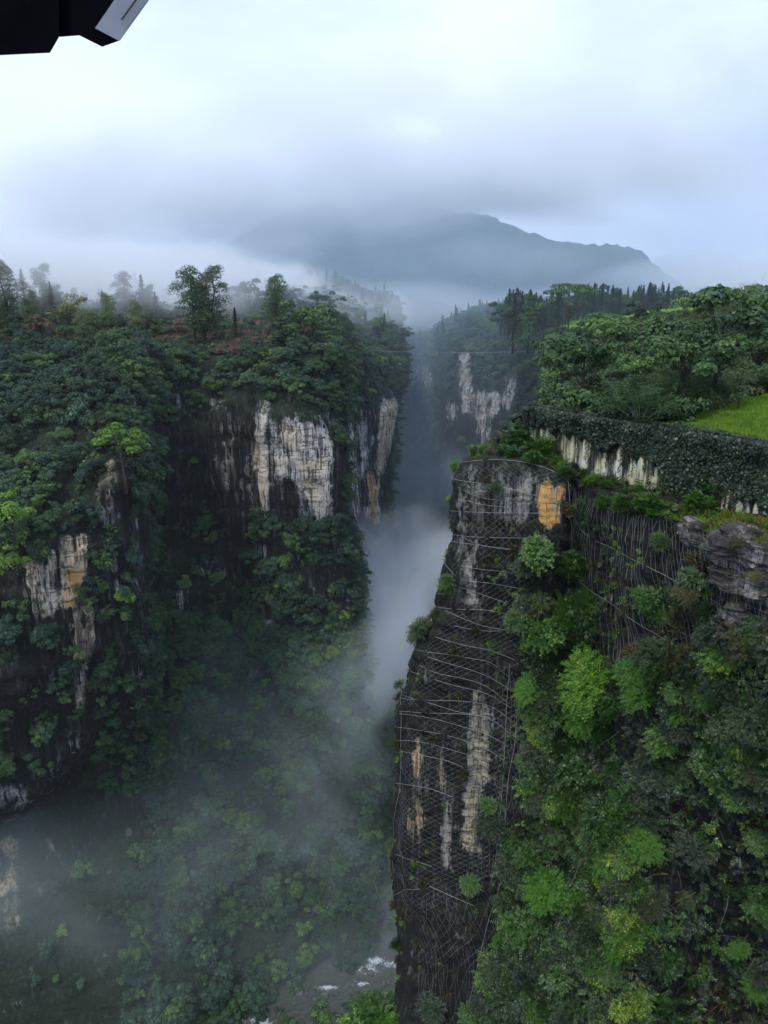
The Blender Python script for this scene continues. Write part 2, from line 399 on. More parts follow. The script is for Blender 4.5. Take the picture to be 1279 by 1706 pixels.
patL = [
 ([(345,660),(430,650),(566,700),(570,880),(430,880),(345,840)], .26, 0, 14), ([(575,680),(664,650),(660,720),(640,800),(636,880),(575,880)], .40, 0, 10),
 ([(30,900),(240,850),(236,1160),(60,1290),(-60,1340),(-60,960)], .08, .1, 20),
 ([(426,668),(446,665),(452,700),(500,700),(552,722),(554,862),(528,868),(505,820),(478,792),(447,822),(442,862),(424,862)], 1.0, .16, 5),
 ([(498,772),(538,762),(545,800),(530,850),(505,815)], 1.25, .30, 3),
 ([(426,672),(441,672),(439,860),(426,860)], 1.1, .28, 3),
 ([(355,755),(385,745),(388,820),(352,815)], .55, 0, 6), ([(262,755),(297,755),(297,802),(266,802)], .5, 0, 6),
 ([(355,680),(380,670),(385,745),(360,750)], .35, 0, 8),
 ([(100,890),(145,880),(143,960),(118,1010),(98,1006)], 1.15, .40, 4),
 ([(112,950),(143,940),(125,1010),(104,1010)], 1.3, .75, 5),
 ([(45,925),(96,910),(98,1015),(62,1035),(48,1010)], .90, .25, 5),
 ([(122,1005),(158,1010),(158,1060),(134,1110),(118,1090)], 1.0, .5, 4), ([(118,1100),(140,1100),(135,1185),(122,1180)], .6, .3, 4),
 ([(158,1060),(168,1060),(168,1150),(158,1150)], .5, .1, 4),
 ([(-40,1330),(60,1290),(135,1225),(150,1245),(75,1320),(-40,1400)], .4, 0, 8),
 ([(168,765),(190,765),(192,845),(170,870),(160,830)], .8, .4, 4), ([(160,850),(198,835),(205,870),(170,880)], .9, 0, 4),
 ([(215,860),(232,860),(235,1000),(215,1000)], .35, 0, 6),
 ([(640,665),(668,662),(656,730),(640,775),(634,790),(634,870),(622,870),(622,770),(630,700)], 1.15, .3, 3),
 ([(586,705),(606,700),(606,780),(598,862),(584,860)], .85, .1, 3),
 ([(608,730),(624,725),(622,780),(608,780)], .7, 0, 3), ([(612,790),(626,780),(628,870),(614,870)], 1.0, .8, 3),
 ([(430,905),(448,905),(448,940),(430,940)], .8, 0, 4), ([(320,930),(375,925),(378,962),(325,962)], .6, 0, 6),
 ([(268,930),(304,930),(304,975),(270,975)], .5, 0, 6), ([(432,1034),(466,1034),(466,1044),(432,1044)], .8, 0, 3),
 ([(-60,1400),(28,1395),(36,1450),(34,1540),(-60,1570)], .75, .5, 8),
 ([(20,1330),(150,1290),(190,1420),(180,1600),(60,1700),(0,1600)], .10, .4, 30),
 ([(260,650),(330,650),(330,1000),(260,1050)], .12, 0, 15),
]
obL = L.build(M_rock_far, patL[-2:-1] + patL[:-2] + patL[-1:], base=0.0)
tag(obL, kind='structure'); obL.name = 'left_gorge_cliff'

# ---- far right bank: wooded brow above a streaked cliff
Rc = [
 [(652,560,1500),(652,572,1000),(655,590,860),(658,640,800),(660,700,790),(662,760,700),(662,800,610),(670,900,440)],
 [(700,553,1500),(700,570,900),(702,590,770),(705,640,740),(705,700,730),(708,760,660),(705,815,560),(700,900,440)],
 [(728,548,1500),(728,562,850),(728,585,720),(730,640,690),(728,700,680),(725,770,600),(720,840,520),(715,930,420)],
 [(736,540,1500),(736,556,700),(738,580,520),(738,640,470),(738,720,460),(730,810,450),(722,900,420),(720,990,350)],
 [(758,530,1500),(758,545,650),(760,575,470),(762,640,440),(762,710,432),(755,800,430),(745,900,400),(740,1000,340)],
 [(800,515,1500),(800,533,600),(800,570,450),(800,655,415),(802,705,408),(800,800,405),(795,910,380),(790,1010,330)],
 [(850,505,1500),(850,525,560),(850,570,420),(852,640,385),(852,680,378),(850,800,375),(850,920,350),(850,1010,310)],
 [(905,500,1500),(905,526,520),(905,580,380),(905,650,345),(905,690,338),(905,820,330),(905,940,310),(905,1030,280)],
 [(960,500,1500),(960,530,480),(960,590,330),(960,660,300),(960,700,292),(960,850,285),(960,960,270),(960,1040,250)],
 [(1080,500,1500),(1080,535,440),(1080,600,290),(1080,670,260),(1080,720,250),(1080,850,245),(1080,960,240),(1080,1040,230)],
]
R3 = Sheet('far_right_wall', Rc, 190, 200, [0, 0, .1, 1, 1, .6, .4, 0], 5, 2.5, 1.0, 31)
patR = [
 ([(762,588),(784,586),(787,690),(766,690)], 1.1, .1, 4), ([(775,648),(832,655),(856,636),(852,682),(818,700),(816,760),(800,762),(790,702)], 1.0, .1, 5),
 ([(740,665),(762,670),(764,700),(742,700)], .7, .1, 4), ([(670,605),(722,605),(722,642),(670,642)], .75, .1, 5), ([(836,628),(862,618),(864,660),(840,665)], .6, 0, 4)]
obR = R3.build(M_rock_far, patR); obR.name = 'far_right_cliff'; tag(obR, kind='structure')

# ---- right hill behind the wall
def hc(px, *py): 
    Ys = [50, 58, 72, 90, 115, 165, 245, 320, 420, 900]
    return [(px, q, y) for q, y in zip(py, Ys)][::-1]
def wallY(px): # distance of the wall line
    a, b = W(886, 751, 50), W(1279, 862, 37.5)
    t = (px - 886) / 393.0
    p = a + (b - a) * t
    return p
WA, WB = W(884, 676, 50.2), W(1279, 746, 37.6)      # top line of the retaining wall
WZ = (WA[2] + WB[2]) / 2
WA[2] = WB[2] = WZ
wd = (WB - WA); wd[2] = 0; WLEN = float(np.linalg.norm(wd)); wd /= WLEN
wn_ = np.array([wd[1], -wd[0], 0.0]);
if wn_[1] > 0: wn_ = -wn_
def wallp(s, z=0, off=0): return WA + wd * s + np.array([0, 0, z]) + wn_ * off
def hill_col(s, px, rows):
    p = wallp(s, -0.25, -0.2)
    f = PIX(p)
    c = [(float(f[0]), float(f[1]), float(p[1]))] + rows
    return c[::-1]
Hc = [
 hill_col(-2.5, 0, [(872,760,60),(878,740,74),(884,720,95),(892,690,130),(900,660,180),(905,600,250),(905,560,320),(905,520,420),(905,498,900)]),
 hill_col(0.0, 0, [(890,679,56),(898,672,72),(905,664,92),(912,648,125),(922,610,175),(930,580,250),(935,548,320),(940,528,420),(940,500,900)]),
 hill_col(3.5, 0, [(940,684,54),(945,668,68),(950,648,88),(960,615,120),(968,578,170),(975,552,245),(980,540,320),(985,524,420),(985,500,900)]),
 hill_col(8.0, 0, [(1030,700,51),(1032,676,62),(1034,650,80),(1038,610,110),(1040,574,165),(1045,543,240),(1050,526,320),(1050,517,420),(1050,500,900)]),
 hill_col(12.5, 0, [(1140,700,48.5),(1140,676,57),(1140,645,75),(1140,600,105),(1140,555,150),(1140,524,225),(1140,512,300),(1140,510,400),(1140,500,900)]),
 hill_col(16.8, 0, [(1240,690,45),(1238,664,52),(1236,640,64),(1236,590,90),(1238,540,130),(1240,515,190),(1240,507,280),(1240,505,400),(1240,500,900)]),
 hill_col(21.5, 0, [(1420,690,41),(1410,660,49),(1400,625,60),(1390,570,84),(1380,520,120),(1370,500,180),(1360,498,270),(1360,500,400),(1360,500,900)]),
 hill_col(30.0, 0, [(1900,680,34),(1850,640,42),(1800,590,55),(1750,530,75),(1700,500,110),(1650,490,170),(1600,490,260),(1600,495,400),(1600,500,900)]),
]
# grass and soil material
def ground_material(name, a, b, c, sc):
    m, ns, ls = mat(name)
    out = N(ns, 'ShaderNodeOutputMaterial'); bs = N(ns, 'ShaderNodeBsdfPrincipled', {'Roughness': 0.95}); bs.inputs['Specular IOR Level'].default_value = 0.1
    geo = N(ns, 'ShaderNodeNewGeometry'); p = geo.outputs['Position']
    x = mixc(ns, ls, mrange(ns, ls, noise(ns, ls, p, sc, 5, 0.6), 0.35, 0.65), a, b)
    lawn = N(ns, 'ShaderNodeAttribute', attribute_name='pale').outputs['Fac']
    y = mixc(ns, ls, mrange(ns, ls, noise(ns, ls, p, 1.6, 6, 0.75), 0.35, 0.7), c, tuple(q * 0.55 for q in c))
    x = mixc(ns, ls, lawn, x, y)
    ls.new(x, bs.inputs['Base Color'])
    bp = N(ns, 'ShaderNodeBump', {'Strength': 0.8, 'Distance': 0.25}); ls.new(noise(ns, ls, p, 3.0, 4), bp.inputs['Height']); ls.new(bp.outputs[0], bs.inputs['Normal'])
    ls.new(bs.outputs[0], out.inputs['Surface']); return m
M_hill = ground_material('hill_grass', (0.025, 0.045, 0.015), (0.06, 0.09, 0.03), (0.24, 0.44, 0.04), 0.1)
H = Sheet('right_hill', Hc, 200, 260, [0] * 10, 0.0, 0, 0.0, 51, blur=1.0)
# gentle relief that grows with distance
dd = np.clip((H.P[..., 1] - 60) / 120, 0, 1.5)
H.P[..., 2] += (fbm(H.P[..., 0] / 20, H.P[..., 1] / 30, 0, 3, 5) - 0.5) * 4 * dd
LAWN = [(1085,712),(1150,695),(1215,672),(1240,664),(1300,660),(1420,655),(1420,800),(1279,760),(1100,722)]
FIELD = [(930,545),(960,530),(1010,520),(1060,515),(1110,511),(1165,511),(1165,519),(1110,523),(1040,534),(960,552)]
obH = H.build(M_hill, [(LAWN, 1.0, 0, 3), (FIELD, 0.45, 0, 2)]); obH.name = 'hill'; tag(obH, kind='structure')

# ---- near right: netted rock pillar, gully, netted slope down to the right
def foot(s, off=0.0, z=-3.4):
    p = wallp(s, z, off); f = PIX(p); return (float(f[0]), float(f[1]), float(p[1]))
def ncol(rows, px_fn=None): return rows
SIL = [(772,768),(768,800),(764,880),(745,965),(741,1010),(692,1090),(668,1180),(664,1300),(654,1400),(655,1460),(668,1530),(668,1710),(664,2050)]
def sil(y): return float(np.interp(y, [q[1] for q in SIL], [q[0] for q in SIL]))
ys = [800, 880, 965, 1020, 1090, 1180, 1300, 1420, 1530, 1710, 2050]
def ycol(top, dy=0): return [top + (y - 770) * (2050 - top) / 1280.0 for y in ys]
Nc = []
fs0 = foot(-6); 
def addcol(back, rim, xs, Ys, top):
    yy = ycol(top); c = [back, rim]
    for k, y in enumerate(yy):
        x = xs(ys[k]) if callable(xs) else np.interp(k, np.linspace(0, 10, len(xs)), xs)
        Y = np.interp(k, np.linspace(0, 10, len(Ys)), Ys)
        c.append((float(x), float(y), float(Y)))
    Nc.append(c)
addcol((850,705,110), (842,715,105), lambda y: sil(y) + 60, [100, 100, 98, 96], 740)
addcol((820,748,70), (795,760,68), lambda y: sil(y) + 26, [66, 66, 65, 63], 770)
addcol((815,757,54), (778,772,52), lambda y: sil(y) + 4, [51, 51, 50, 48], 770)
addcol((830,757,52), (776,770,48.5), lambda y: sil(y) + 1, [48.4, 48, 47, 45], 770)
addcol((850,757,52), (785,768,46.8), lambda y: sil(y) + 12, [46.6, 46, 45, 43], 770)
addcol((865,758,51.5), (812,765,46), lambda y: 0.72 * (sil(y) + 50) + 0.28 * 812, [45.6, 45, 44, 41.5], 770)
addcol((885,756,50.3), (860,768,45.6), lambda y: 0.45 * (sil(y) + 130) + 0.55 * 845, [45.2, 44.6, 43.5, 40.5], 773)
addcol(foot(0.8), (908,776,45), lambda y: 898 - (y - 800) * 0.045, [44.6, 44, 42.6, 39.6], 781)
addcol(foot(2.2), (940,788,44.6), lambda y: 938 - (y - 800) * 0.055, [44.2, 43.6, 42, 38.5], 793)
addcol(foot(3.2), (954,792,45.2), lambda y: 952 - (y - 800) * 0.04, [45.6, 45.6, 43.2, 37.8], 797)
addcol(foot(5.0), (985,815,43.8), lambda y: 985 - (y - 800) * 0.02, [44, 44, 41.5, 36.5], 822)
addcol(foot(7.6), (1040,838,41.3), [1040,1040,1050,1055], [40.9, 40.2, 38.2, 34], 845)
addcol(foot(10.8), (1110,858,38.6), [1110,1112,1125,1130], [38.2, 37.0, 37.5, 39.0], 870)  # lower face carved back from here rightwards, an added overhang to shade it
addcol(foot(13.6), (1180,880,36), [1185,1188,1200,1205], [35.6, 34.6, 36.5, 40.0], 905)
addcol(foot(16.4), (1260,900,33.6), [1270,1280,1290,1290], [32.8, 32.0, 35.0, 39.0], 940)
addcol(foot(19.5), (1360,930,31), [1380,1390,1400,1400], [30.4, 29.4, 32.0, 36.0], 970)
addcol(foot(26), (1650,1000,27), [1680,1690,1700,1700], [26.4, 25.4, 27, 30], 1060)
NR = Sheet('near', Nc, 420, 620, [.1, .3] + [1] * 11, 0.75, 0.55, 0.28, 71, blur=1.0, k=0.30)
# extra body at close range is added with k (pattern size)
patN = [
 ([(768,772),(800,768),(880,770),(895,800),(890,850),(850,870),(800,850),(770,1000),(764,1000),(762,880)], .66, .0, 8),
 ([(770,800),(782,790),(786,900),(798,1010),(778,1010),(772,900)], .72, .1, 5),
 ([(862,800),(886,800),(884,850),(862,862)], .95, .15, 5),
 ([(893,832),(902,815),(915,795),(921,812),(942,808),(941,872),(928,884),(911,881),(898,868)], 1.15, 1.0, 4),
 ([(786,1150),(812,1150),(814,1300),(806,1330),(806,1440),(788,1440),(764,1400),(778,1300),(780,1240)], .85, .25, 9),
 ([(798,1000),(806,1000),(812,1150),(798,1150)], .45, .1, 6),
 ([(684,1230),(696,1230),(706,1330),(708,1392),(690,1410),(680,1390),(688,1300)], .85, .6, 7),
 ([(738,1300),(762,1290),(762,1400),(750,1448),(738,1440)], .75, .15, 7),
 ([(718,1240),(738,1240),(744,1300),(730,1330)], .5, .4, 5),
 ([(1128,872),(1200,868),(1300,895),(1320,1020),(1200,985),(1188,950),(1130,900)], .78, 0, 6),
 ([(800,770),(815,770),(812,1000),(800,1000)], .35, 0, 6),
]
obN = NR.build(M_rock_near, patN); obN.name = 'near_right_cliff'; tag(obN, kind='structure')

# ---- river and river stones
m, ns, ls = mat('river_water')
out = N(ns, 'ShaderNodeOutputMaterial'); bs = N(ns, 'ShaderNodeBsdfPrincipled', {'Roughness': 0.18})
geo = N(ns, 'ShaderNodeNewGeometry'); p = geo.outputs['Position']
n1 = noise(ns, ls, p, 0.8, 6, 0.75, dist=1.6)
foamy = N(ns, 'ShaderNodeAttribute', attribute_name='foam').outputs['Fac']
ff = mrange(ns, ls, math_(ns, ls, 'ADD', n1, foamy), 0.70, 0.92)
ls.new(mixc(ns, ls, ff, (0.05, 0.055, 0.045), (0.50, 0.54, 0.56)), bs.inputs['Base Color'])
bp = N(ns, 'ShaderNodeBump', {'Strength': 0.6, 'Distance': 0.5}); ls.new(noise(ns, ls, p, 0.8, 4), bp.inputs['Height']); ls.new(bp.outputs[0], bs.inputs['Normal'])
ls.new(bs.outputs[0], out.inputs['Surface'])
gx, gy = np.meshgrid(np.linspace(-75, 110, 150), np.concatenate([np.linspace(60, 260, 220), np.linspace(265, 900, 60)]), indexing='ij')
V = np.stack([gx, gy, WATER + 0 * gx], 2)
fx, fy, _ = PIX(V)
foam = np.zeros(gx.shape)
for cx_, cy_, rx_, ry_, a_ in [(612,1616,30,9,.42),(600,1640,20,5,.40),(432,1703,28,9,.42),(545,1646,24,5,.42),(650,1606,22,9,.36),(440,1660,18,8,.3),(625,1600,18,8,.45),(350,1700,20,8,.35)]:
    foam = np.maximum(foam, a_ * np.exp(-(((fx - cx_) / rx_) ** 2 + ((fy - cy_) / ry_) ** 2)))
V[..., 2] += foam * 1.0 * (fbm(gx / 2.5, gy / 2.5, 0, 3, 77) - 0.3)
i, j = np.meshgrid(np.arange(V.shape[0] - 1), np.arange(V.shape[1] - 1), indexing='ij'); a = (i * V.shape[1] + j).ravel()
rv = new_mesh('river', V.reshape(-1, 3), np.stack([a, a + V.shape[1], a + V.shape[1] + 1, a + 1], 1), True, [m], attrs={'foam': foam})
tag(link('river', rv), kind='structure')

# river boulders
M_boul = plain('river_stone', (0.07, 0.07, 0.065), 0.7, scale=.8, bump=.1)
rb = random.Random(8)
ORD = ['leftmost', 'second', 'third', 'fourth', 'fifth', 'sixth', 'seventh', 'rightmost']
for i in range(24):
    g_, h_ = divmod(i, 8)
    px_, py_ = [(360, 1694), (490, 1676), (585, 1634)][g_]; px_ += h_ * 11 + rb.uniform(-4, 4); py_ += rb.uniform(-22, 16)
    dirv = W(px_, py_, 100.0); t = (WATER + .1) / dirv[2]; pos = dirv * t
    import bmesh
    bm = bmesh.new(); bmesh.ops.create_icosphere(bm, subdivisions=2, radius=1.0)
    sx_, sy_, sz_ = rb.uniform(.7, 1.6), rb.uniform(.7, 1.6), rb.uniform(.5, .9)
    for v in bm.verts:
        q = 1 + .5 * (float(fbm(v.co.x * 1.3 + i * 3, v.co.y * 1.3, v.co.z * 1.3, 2, 4)) - .5) * 2; v.co = Vector((v.co.x * sx_ * q, v.co.y * sy_ * q, v.co.z * sz_ * q))
    me = bpy.data.meshes.new('boulder'); bm.to_mesh(me); bm.free(); me.materials.append(M_boul)
    tag(link('boulder', me, None, pos, (0, 0, rb.random() * 6), rb.uniform(.3, 1.0)), ORD[h_] + ' wet grey boulder ' + ['at the bottom left end of the river', 'in the middle of the river mouth', 'in the white rapids beside the pillar foot'][g_], 'boulder', 'boulders in the river')
# ---- distant mountain whose head is in cloud
mp = [(200,520,1500),(330,430,1500),(450,365,1480),(530,335,1460),(600,342,1450),(680,330,1450),(740,348,1450),(800,352,1450),(850,380,1450),(900,388,1450),(960,398,1450),(1010,404,1460),(1060,416,1480),(1085,432,1500),(1130,470,1520),(1300,520,1550)]
mc = []
for x, y, Y in mp:
    c = [(x, 560, Y + 900), (x, y + 40, Y + 300), (x, y, Y), (x, y + (560 - y) * .35, Y - 30), (x, y + (560 - y) * .7, Y - 90), (x, 575, Y - 300), (x, 610, Y - 500)]
    mc.append(c)
M_mount = rock_material('mountain_forest_rock', 14.0, dark=(0.008, 0.016, 0.014), moss=(0.02, 0.04, 0.02), grey=(0.2, 0.21, 0.2))
MT = Sheet('mountain', mc, 200, 120, [0, .3, .6, 1, 1, .4, 0], 20, 14, 5, 91, k=4.0)
obM = MT.build(M_mount, [([(560,380),(700,375),(720,420),(600,430)], .45, 0, 20)]); obM.name = 'mountain'; tag(obM, kind='structure')
# ============================================================ PLANT KINDS
ML = {}
ML['dark'] = leaf_material('leaf_dark', (0.012, 0.034, 0.016), (0.048, 0.108, 0.036), (0.11, 0.19, 0.04))
ML['mid'] = leaf_material('leaf_mid', (0.024, 0.062, 0.020), (0.09, 0.175, 0.045), (0.18, 0.27, 0.05))
ML['blue'] = leaf_material('leaf_bluegreen', (0.015, 0.044, 0.030), (0.055, 0.115, 0.07), (0.09, 0.17, 0.08))
ML['lime'] = leaf_material('leaf_lime', (0.06, 0.15, 0.012), (0.20, 0.34, 0.03), (0.36, 0.42, 0.04))
ML['olive'] = leaf_material('leaf_olive', (0.040, 0.068, 0.026), (0.125, 0.175, 0.066), (0.22, 0.26, 0.12))
ML['yellow'] = leaf_material('leaf_yellow', (0.10, 0.12, 0.02), (0.24, 0.23, 0.04), (0.34, 0.30, 0.05))
ML['red'] = leaf_material('leaf_russet', (0.07, 0.05, 0.03), (0.17, 0.11, 0.07), (0.22, 0.16, 0.10))
ML['straw'] = leaf_material('grass_russet', (0.18, 0.11, 0.08), (0.36, 0.23, 0.17), (0.36, 0.30, 0.18), trans=0.1)
ML['conifer'] = leaf_material('needle_dark', (0.008, 0.020, 0.012), (0.026, 0.055, 0.026), (0.05, 0.085, 0.03))
ML['ivy'] = leaf_material('leaf_ivy', (0.006, 0.016, 0.007), (0.028, 0.056, 0.020), (0.09, 0.16, 0.035), spec=0.5, rough=0.42, world_scale=0.3, p3=0.95)
ML['near'] = leaf_material('leaf_near', (0.007, 0.026, 0.004), (0.052, 0.138, 0.014), (0.24, 0.32, 0.03), world_scale=0.12, spec=.5, rough=.45)
ML['neardark'] = leaf_material('leaf_near_dark', (0.004, 0.013, 0.004), (0.020, 0.045, 0.010), (0.08, 0.12, 0.03), world_scale=0.12, spec=.5, rough=.45)
ML['limenear'] = leaf_material('leaf_lime_near', (0.022, 0.080, 0.006), (0.07, 0.19, 0.014), (0.20, 0.30, 0.03), world_scale=0.15, p3=0.95)
ML['dry'] = leaf_material('leaf_dry', (0.03, 0.035, 0.014), (0.09, 0.085, 0.03), (0.20, 0.17, 0.05), world_scale=0.2)
ML['grass'] = leaf_material('grass_blade', (0.10, 0.20, 0.02), (0.26, 0.44, 0.04), (0.36, 0.46, 0.06), trans=0.3)

def unit(v): return v / (np.linalg.norm(v, axis=-1, keepdims=True) + 1e-9)
def leaf_quads(pos, nrm, tip, size, asp=0.55):
    """rhombic leaves: pos centre, nrm face normal, tip direction; size array"""
    nrm = unit(nrm); t = unit(tip - nrm * (tip * nrm).sum(1, keepdims=True)); s = np.cross(nrm, t)
    L = size[:, None]
    a = pos - t * L * 0.5; c = pos + t * L * 0.5 - nrm * L * 0.12
    b = pos + s * L * asp * 0.5 - t * L * 0.08; d = pos - s * L * asp * 0.5 - t * L * 0.08
    V = np.stack([a, b, c, d], 1).reshape(-1, 3)
    F = np.arange(len(pos) * 4).reshape(-1, 4)
    return V, F
def rdir(r, n): return unit(r.normal(size=(n, 3)))

def lobes_for(r, nl, rx, rz, zc, spread=0.72, top=0.0):
    c = rdir(r, nl * 3) * (r.random((nl * 3, 1)) ** 0.45) * spread
    c = c[np.argsort(r.random(len(c)) - top * c[:, 2])][:nl]
    return c * np.array([rx, rx, rz]) + np.array([0, 0, zc])
def crown(r, lob, lr, n, size, squash=0.75, droop=0.0, asp=0.6, upb=0.35):
    nl = len(lob)
    k = r.integers(0, nl, n)
    d = rdir(r, n); d[:, 2] = np.where(d[:, 2] < -0.35, -d[:, 2], d[:, 2])
    rad = lr[k] * (0.78 + 0.28 * r.random(n))
    # ragged: leaves cluster on a few directions of each lobe
    rag = vnoise(d[:, 0] * 2.3 + k * 7.1, d[:, 1] * 2.3, d[:, 2] * 2.3, 5)
    rad = rad * (0.72 + 0.6 * rag)
    pos = lob[k] + d * rad[:, None] * np.array([1, 1, squash])
    nrm = d * 0.8 + np.array([0, 0, upb]) + r.normal(size=(n, 3)) * 0.33
    tip = d + np.array([0, 0, -droop]) + r.normal(size=(n, 3)) * 0.5
    return pos, nrm, tip, size * (0.65 + 0.7 * r.random(n))
def sprays(r, lob, lr, ntw, nper, size, length, asp=0.5, droop=0.25, upb=0.8):
    """twigs with two ranks of leaves, as close bushes show them"""
    nl = len(lob); k = r.integers(0, nl, ntw)
    d = rdir(r, ntw); d[:, 2] = np.where(d[:, 2] < -0.2, -d[:, 2] * 0.6, d[:, 2])
    base = lob[k] + d * (lr[k] * (0.45 + 0.5 * r.random(ntw)))[:, None]
    dirn = unit(d * np.array([1, 1, .5]) + r.normal(size=(ntw, 3)) * 0.35)
    side = unit(np.cross(dirn, np.array([0, 0, 1.0]) + r.normal(size=(ntw, 3)) * 0.3)); up = np.cross(side, dirn)
    ln = length * (0.6 + 0.8 * r.random(ntw))
    P, Nn, T, S, tw = [], [], [], [], []
    for q in range(nper):
        f = (q // 2 + 0.6) / (nper / 2.0); sg = 1 if q % 2 else -1
        c = base + dirn * (ln * f)[:, None] - np.array([0, 0, 1.0]) * (droop * ln * f * f)[:, None]
        sz = size * (1.15 - 0.5 * abs(f - 0.45)) * (0.75 + 0.5 * r.random(ntw))
        t = side * sg + dirn * (0.55 + f * 0.5)
        P.append(c + unit(t) * sz[:, None] * 0.5); Nn.append(up + np.array([0, 0, upb]) + r.normal(size=(ntw, 3)) * 0.3); T.append(t); S.append(sz); tw.append(base)
    return np.concatenate(P), np.concatenate(Nn), np.concatenate(T), np.concatenate(S)
def leaf_mesh(name, parts, m, seed=0, extra=None):
    Vs, Fs, R, nb = [], [], [], 0
    rr = np.random.default_rng(seed)
    for pos, nrm, tip, size, asp in parts:
        V, F = leaf_quads(pos, nrm, tip, size, asp)
        Vs.append(V); Fs.append(F + nb); nb += len(V); R.append(np.repeat(rr.random(len(pos)), 4))
    return new_mesh(name, np.concatenate(Vs), np.concatenate(Fs), False, [m], attrs={'rnd': np.concatenate(R)})
def trunk_mesh(name, h, r0, lob, bark, nlimb=8, seed=0, lean=0.05, n=6):
    rr = random.Random(seed); mb = MB()
    pts = [(0, 0, -0.4 * r0 * 4)] + [(lean * h * f * f + rr.uniform(-.02, .02) * h, rr.uniform(-.02, .02) * h, h * f) for f in (0.25, 0.5, 0.75, 1.0)]
    mb.tube(pts, [r0 * 1.3, r0, r0 * .8, r0 * .55, r0 * .25], n)
    for c in list(lob)[:nlimb]:
        f = min(0.95, max(0.3, (c[2] - 0.25 * h) / h * 0.75)); b = Vector((lean * h * f * f, 0, h * f)); c = Vector(c)
        mid = (b + c) * 0.5 + Vector((0, 0, -0.05 * h))
        mb.tube([b, mid, c], [r0 * .38, r0 * .25, r0 * .1], 4, cap=False)
    return mb.mesh(name, [bark], True)
def join_meshes(name, a, b):
    """crown and stem in one mesh, for copies too small to show their parts"""
    va = np.empty(len(a.vertices) * 3, np.float32); a.vertices.foreach_get('co', va)
    vb = np.empty(len(b.vertices) * 3, np.float32); b.vertices.foreach_get('co', vb)
    ra = np.empty(len(a.vertices), np.float32); a.attributes['rnd'].data.foreach_get('value', ra)
    F = [tuple(p.vertices) for p in a.polygons] + [tuple(q + len(a.vertices) for q in p.vertices) for p in b.polygons]
    return new_mesh(name, np.concatenate([va, vb]).reshape(-1, 3), F, False, [a.materials[0], b.materials[0]],
                    [0] * len(a.polygons) + [1] * len(b.polygons), {'rnd': np.concatenate([ra, np.zeros(len(b.vertices))])})
KIND = {}
def kind(key, crown_me, trunk_me=None, extra=None):
    KIND[key] = dict(crown=crown_me, trunk=trunk_me, whole=join_meshes(key, crown_me, trunk_me) if trunk_me else crown_me, extra=extra)

# broadleaved trees for the middle distance: 1 unit = 1 m, about 7 m high
bi = 0
for mk in ('dark', 'mid', 'blue', 'olive', 'yellow', 'red', 'lime'):
    for v in range(3 if mk in ('dark', 'mid', 'blue') else 1):
        r = np.random.default_rng(100 + bi); bi += 1
        ex = 0.8 + 0.5 * r.random(3); lob = lobes_for(r, int(12 + 12 * r.random()), 2.9 * ex[0], 2.2 * ex[2], 4.2, 1.0, 0.35); lob[:, 1] *= ex[1]; lob += r.normal(size=lob.shape) * .25; lr = 0.42 + 1.0 * r.random(len(lob)) ** 1.6
        cm = leaf_mesh('crown', [(*crown(r, lob, lr, 3000, 0.33), 0.6)], ML[mk], bi)
        kind(f'broad_{mk}{v}', cm, trunk_mesh('trunk', 4.8, 0.14, lob, M_bark, 9, bi))
# tall slim trees with an open crown, about 12 m
for v, mk in enumerate(('dark', 'mid', 'olive')):
    r = np.random.default_rng(150 + v)
    lob = np.array([[r.normal() * 1.35 * (1.1 - abs(z - 7.0) / 6), r.normal() * 1.35 * (1.1 - abs(z - 7.0) / 6), z] for z in np.linspace(3.4, 11.6, 30)])
    lr = 1.15 - 0.07 * np.abs(lob[:, 2] - 7) + 0.3 * r.random(len(lob))
    cm = leaf_mesh('crown', [(*crown(r, lob, lr, 5600, 0.28, 0.9), 0.55)], ML[mk], v)
    kind(f'tall_{mk}', cm, trunk_mesh('trunk', 11.4, 0.17, lob, M_bark, 22, v, 0.01))
# pines and firs, 10 m
for v in range(4):
    r = np.random.default_rng(160 + v); P = []
    n = 2600; z = 1.2 + 8.8 * r.random(n) ** 0.8; rad = (10.4 - z) / 9 * (2.7 + 0.5 * v)
    wh = np.abs((z * 1.35) % 1.0 - 0.5) * 2; ang = r.random(n) * 2 * pi
    armn = vnoise(np.cos(ang) * 2.5 + 9, np.sin(ang) * 2.5, np.floor(z * 1.35), v)
    q = rad * (0.35 + 0.65 * wh) * (0.45 + 0.9 * armn) * np.sqrt(r.random(n))
    pos = np.stack([np.cos(ang) * q, np.sin(ang) * q, z - 0.25 * q], 1)
    d = np.stack([np.cos(ang), np.sin(ang), -0.25 + 0 * q], 1)
    cm = leaf_mesh('crown', [(pos, np.array([0, 0, 1.0]) + r.normal(size=(n, 3)) * 0.35 + d * 0.3, d + r.normal(size=(n, 3)) * 0.3, 0.34 * (0.7 + 0.6 * r.random(n)), 0.4)], ML['conifer'] if v < 3 else ML['dark'], v)
    kind(f'conifer{v}', cm, trunk_mesh('trunk', 9.9, 0.16, [], M_bark, 0, v, 0.0))
# umbrella tree with layered open crown
r = np.random.default_rng(171)
lob = np.array([[cos(a) * q, sin(a) * q, 6.6 - q * q * 0.12 + 0.3 * r.random()] for a, q in zip(r.random(16) * 6.28, 2.6 * np.sqrt(r.random(16)))]); lr = 0.55 + 0.4 * r.random(16)
cm = leaf_mesh('crown', [(*crown(r, lob, lr, 1700, 0.26, 0.45), 0.6)], ML['mid'], 3)
kind('umbrella', cm, trunk_mesh('trunk', 5.6, 0.09, lob, M_bark, 14, 4, 0.03))
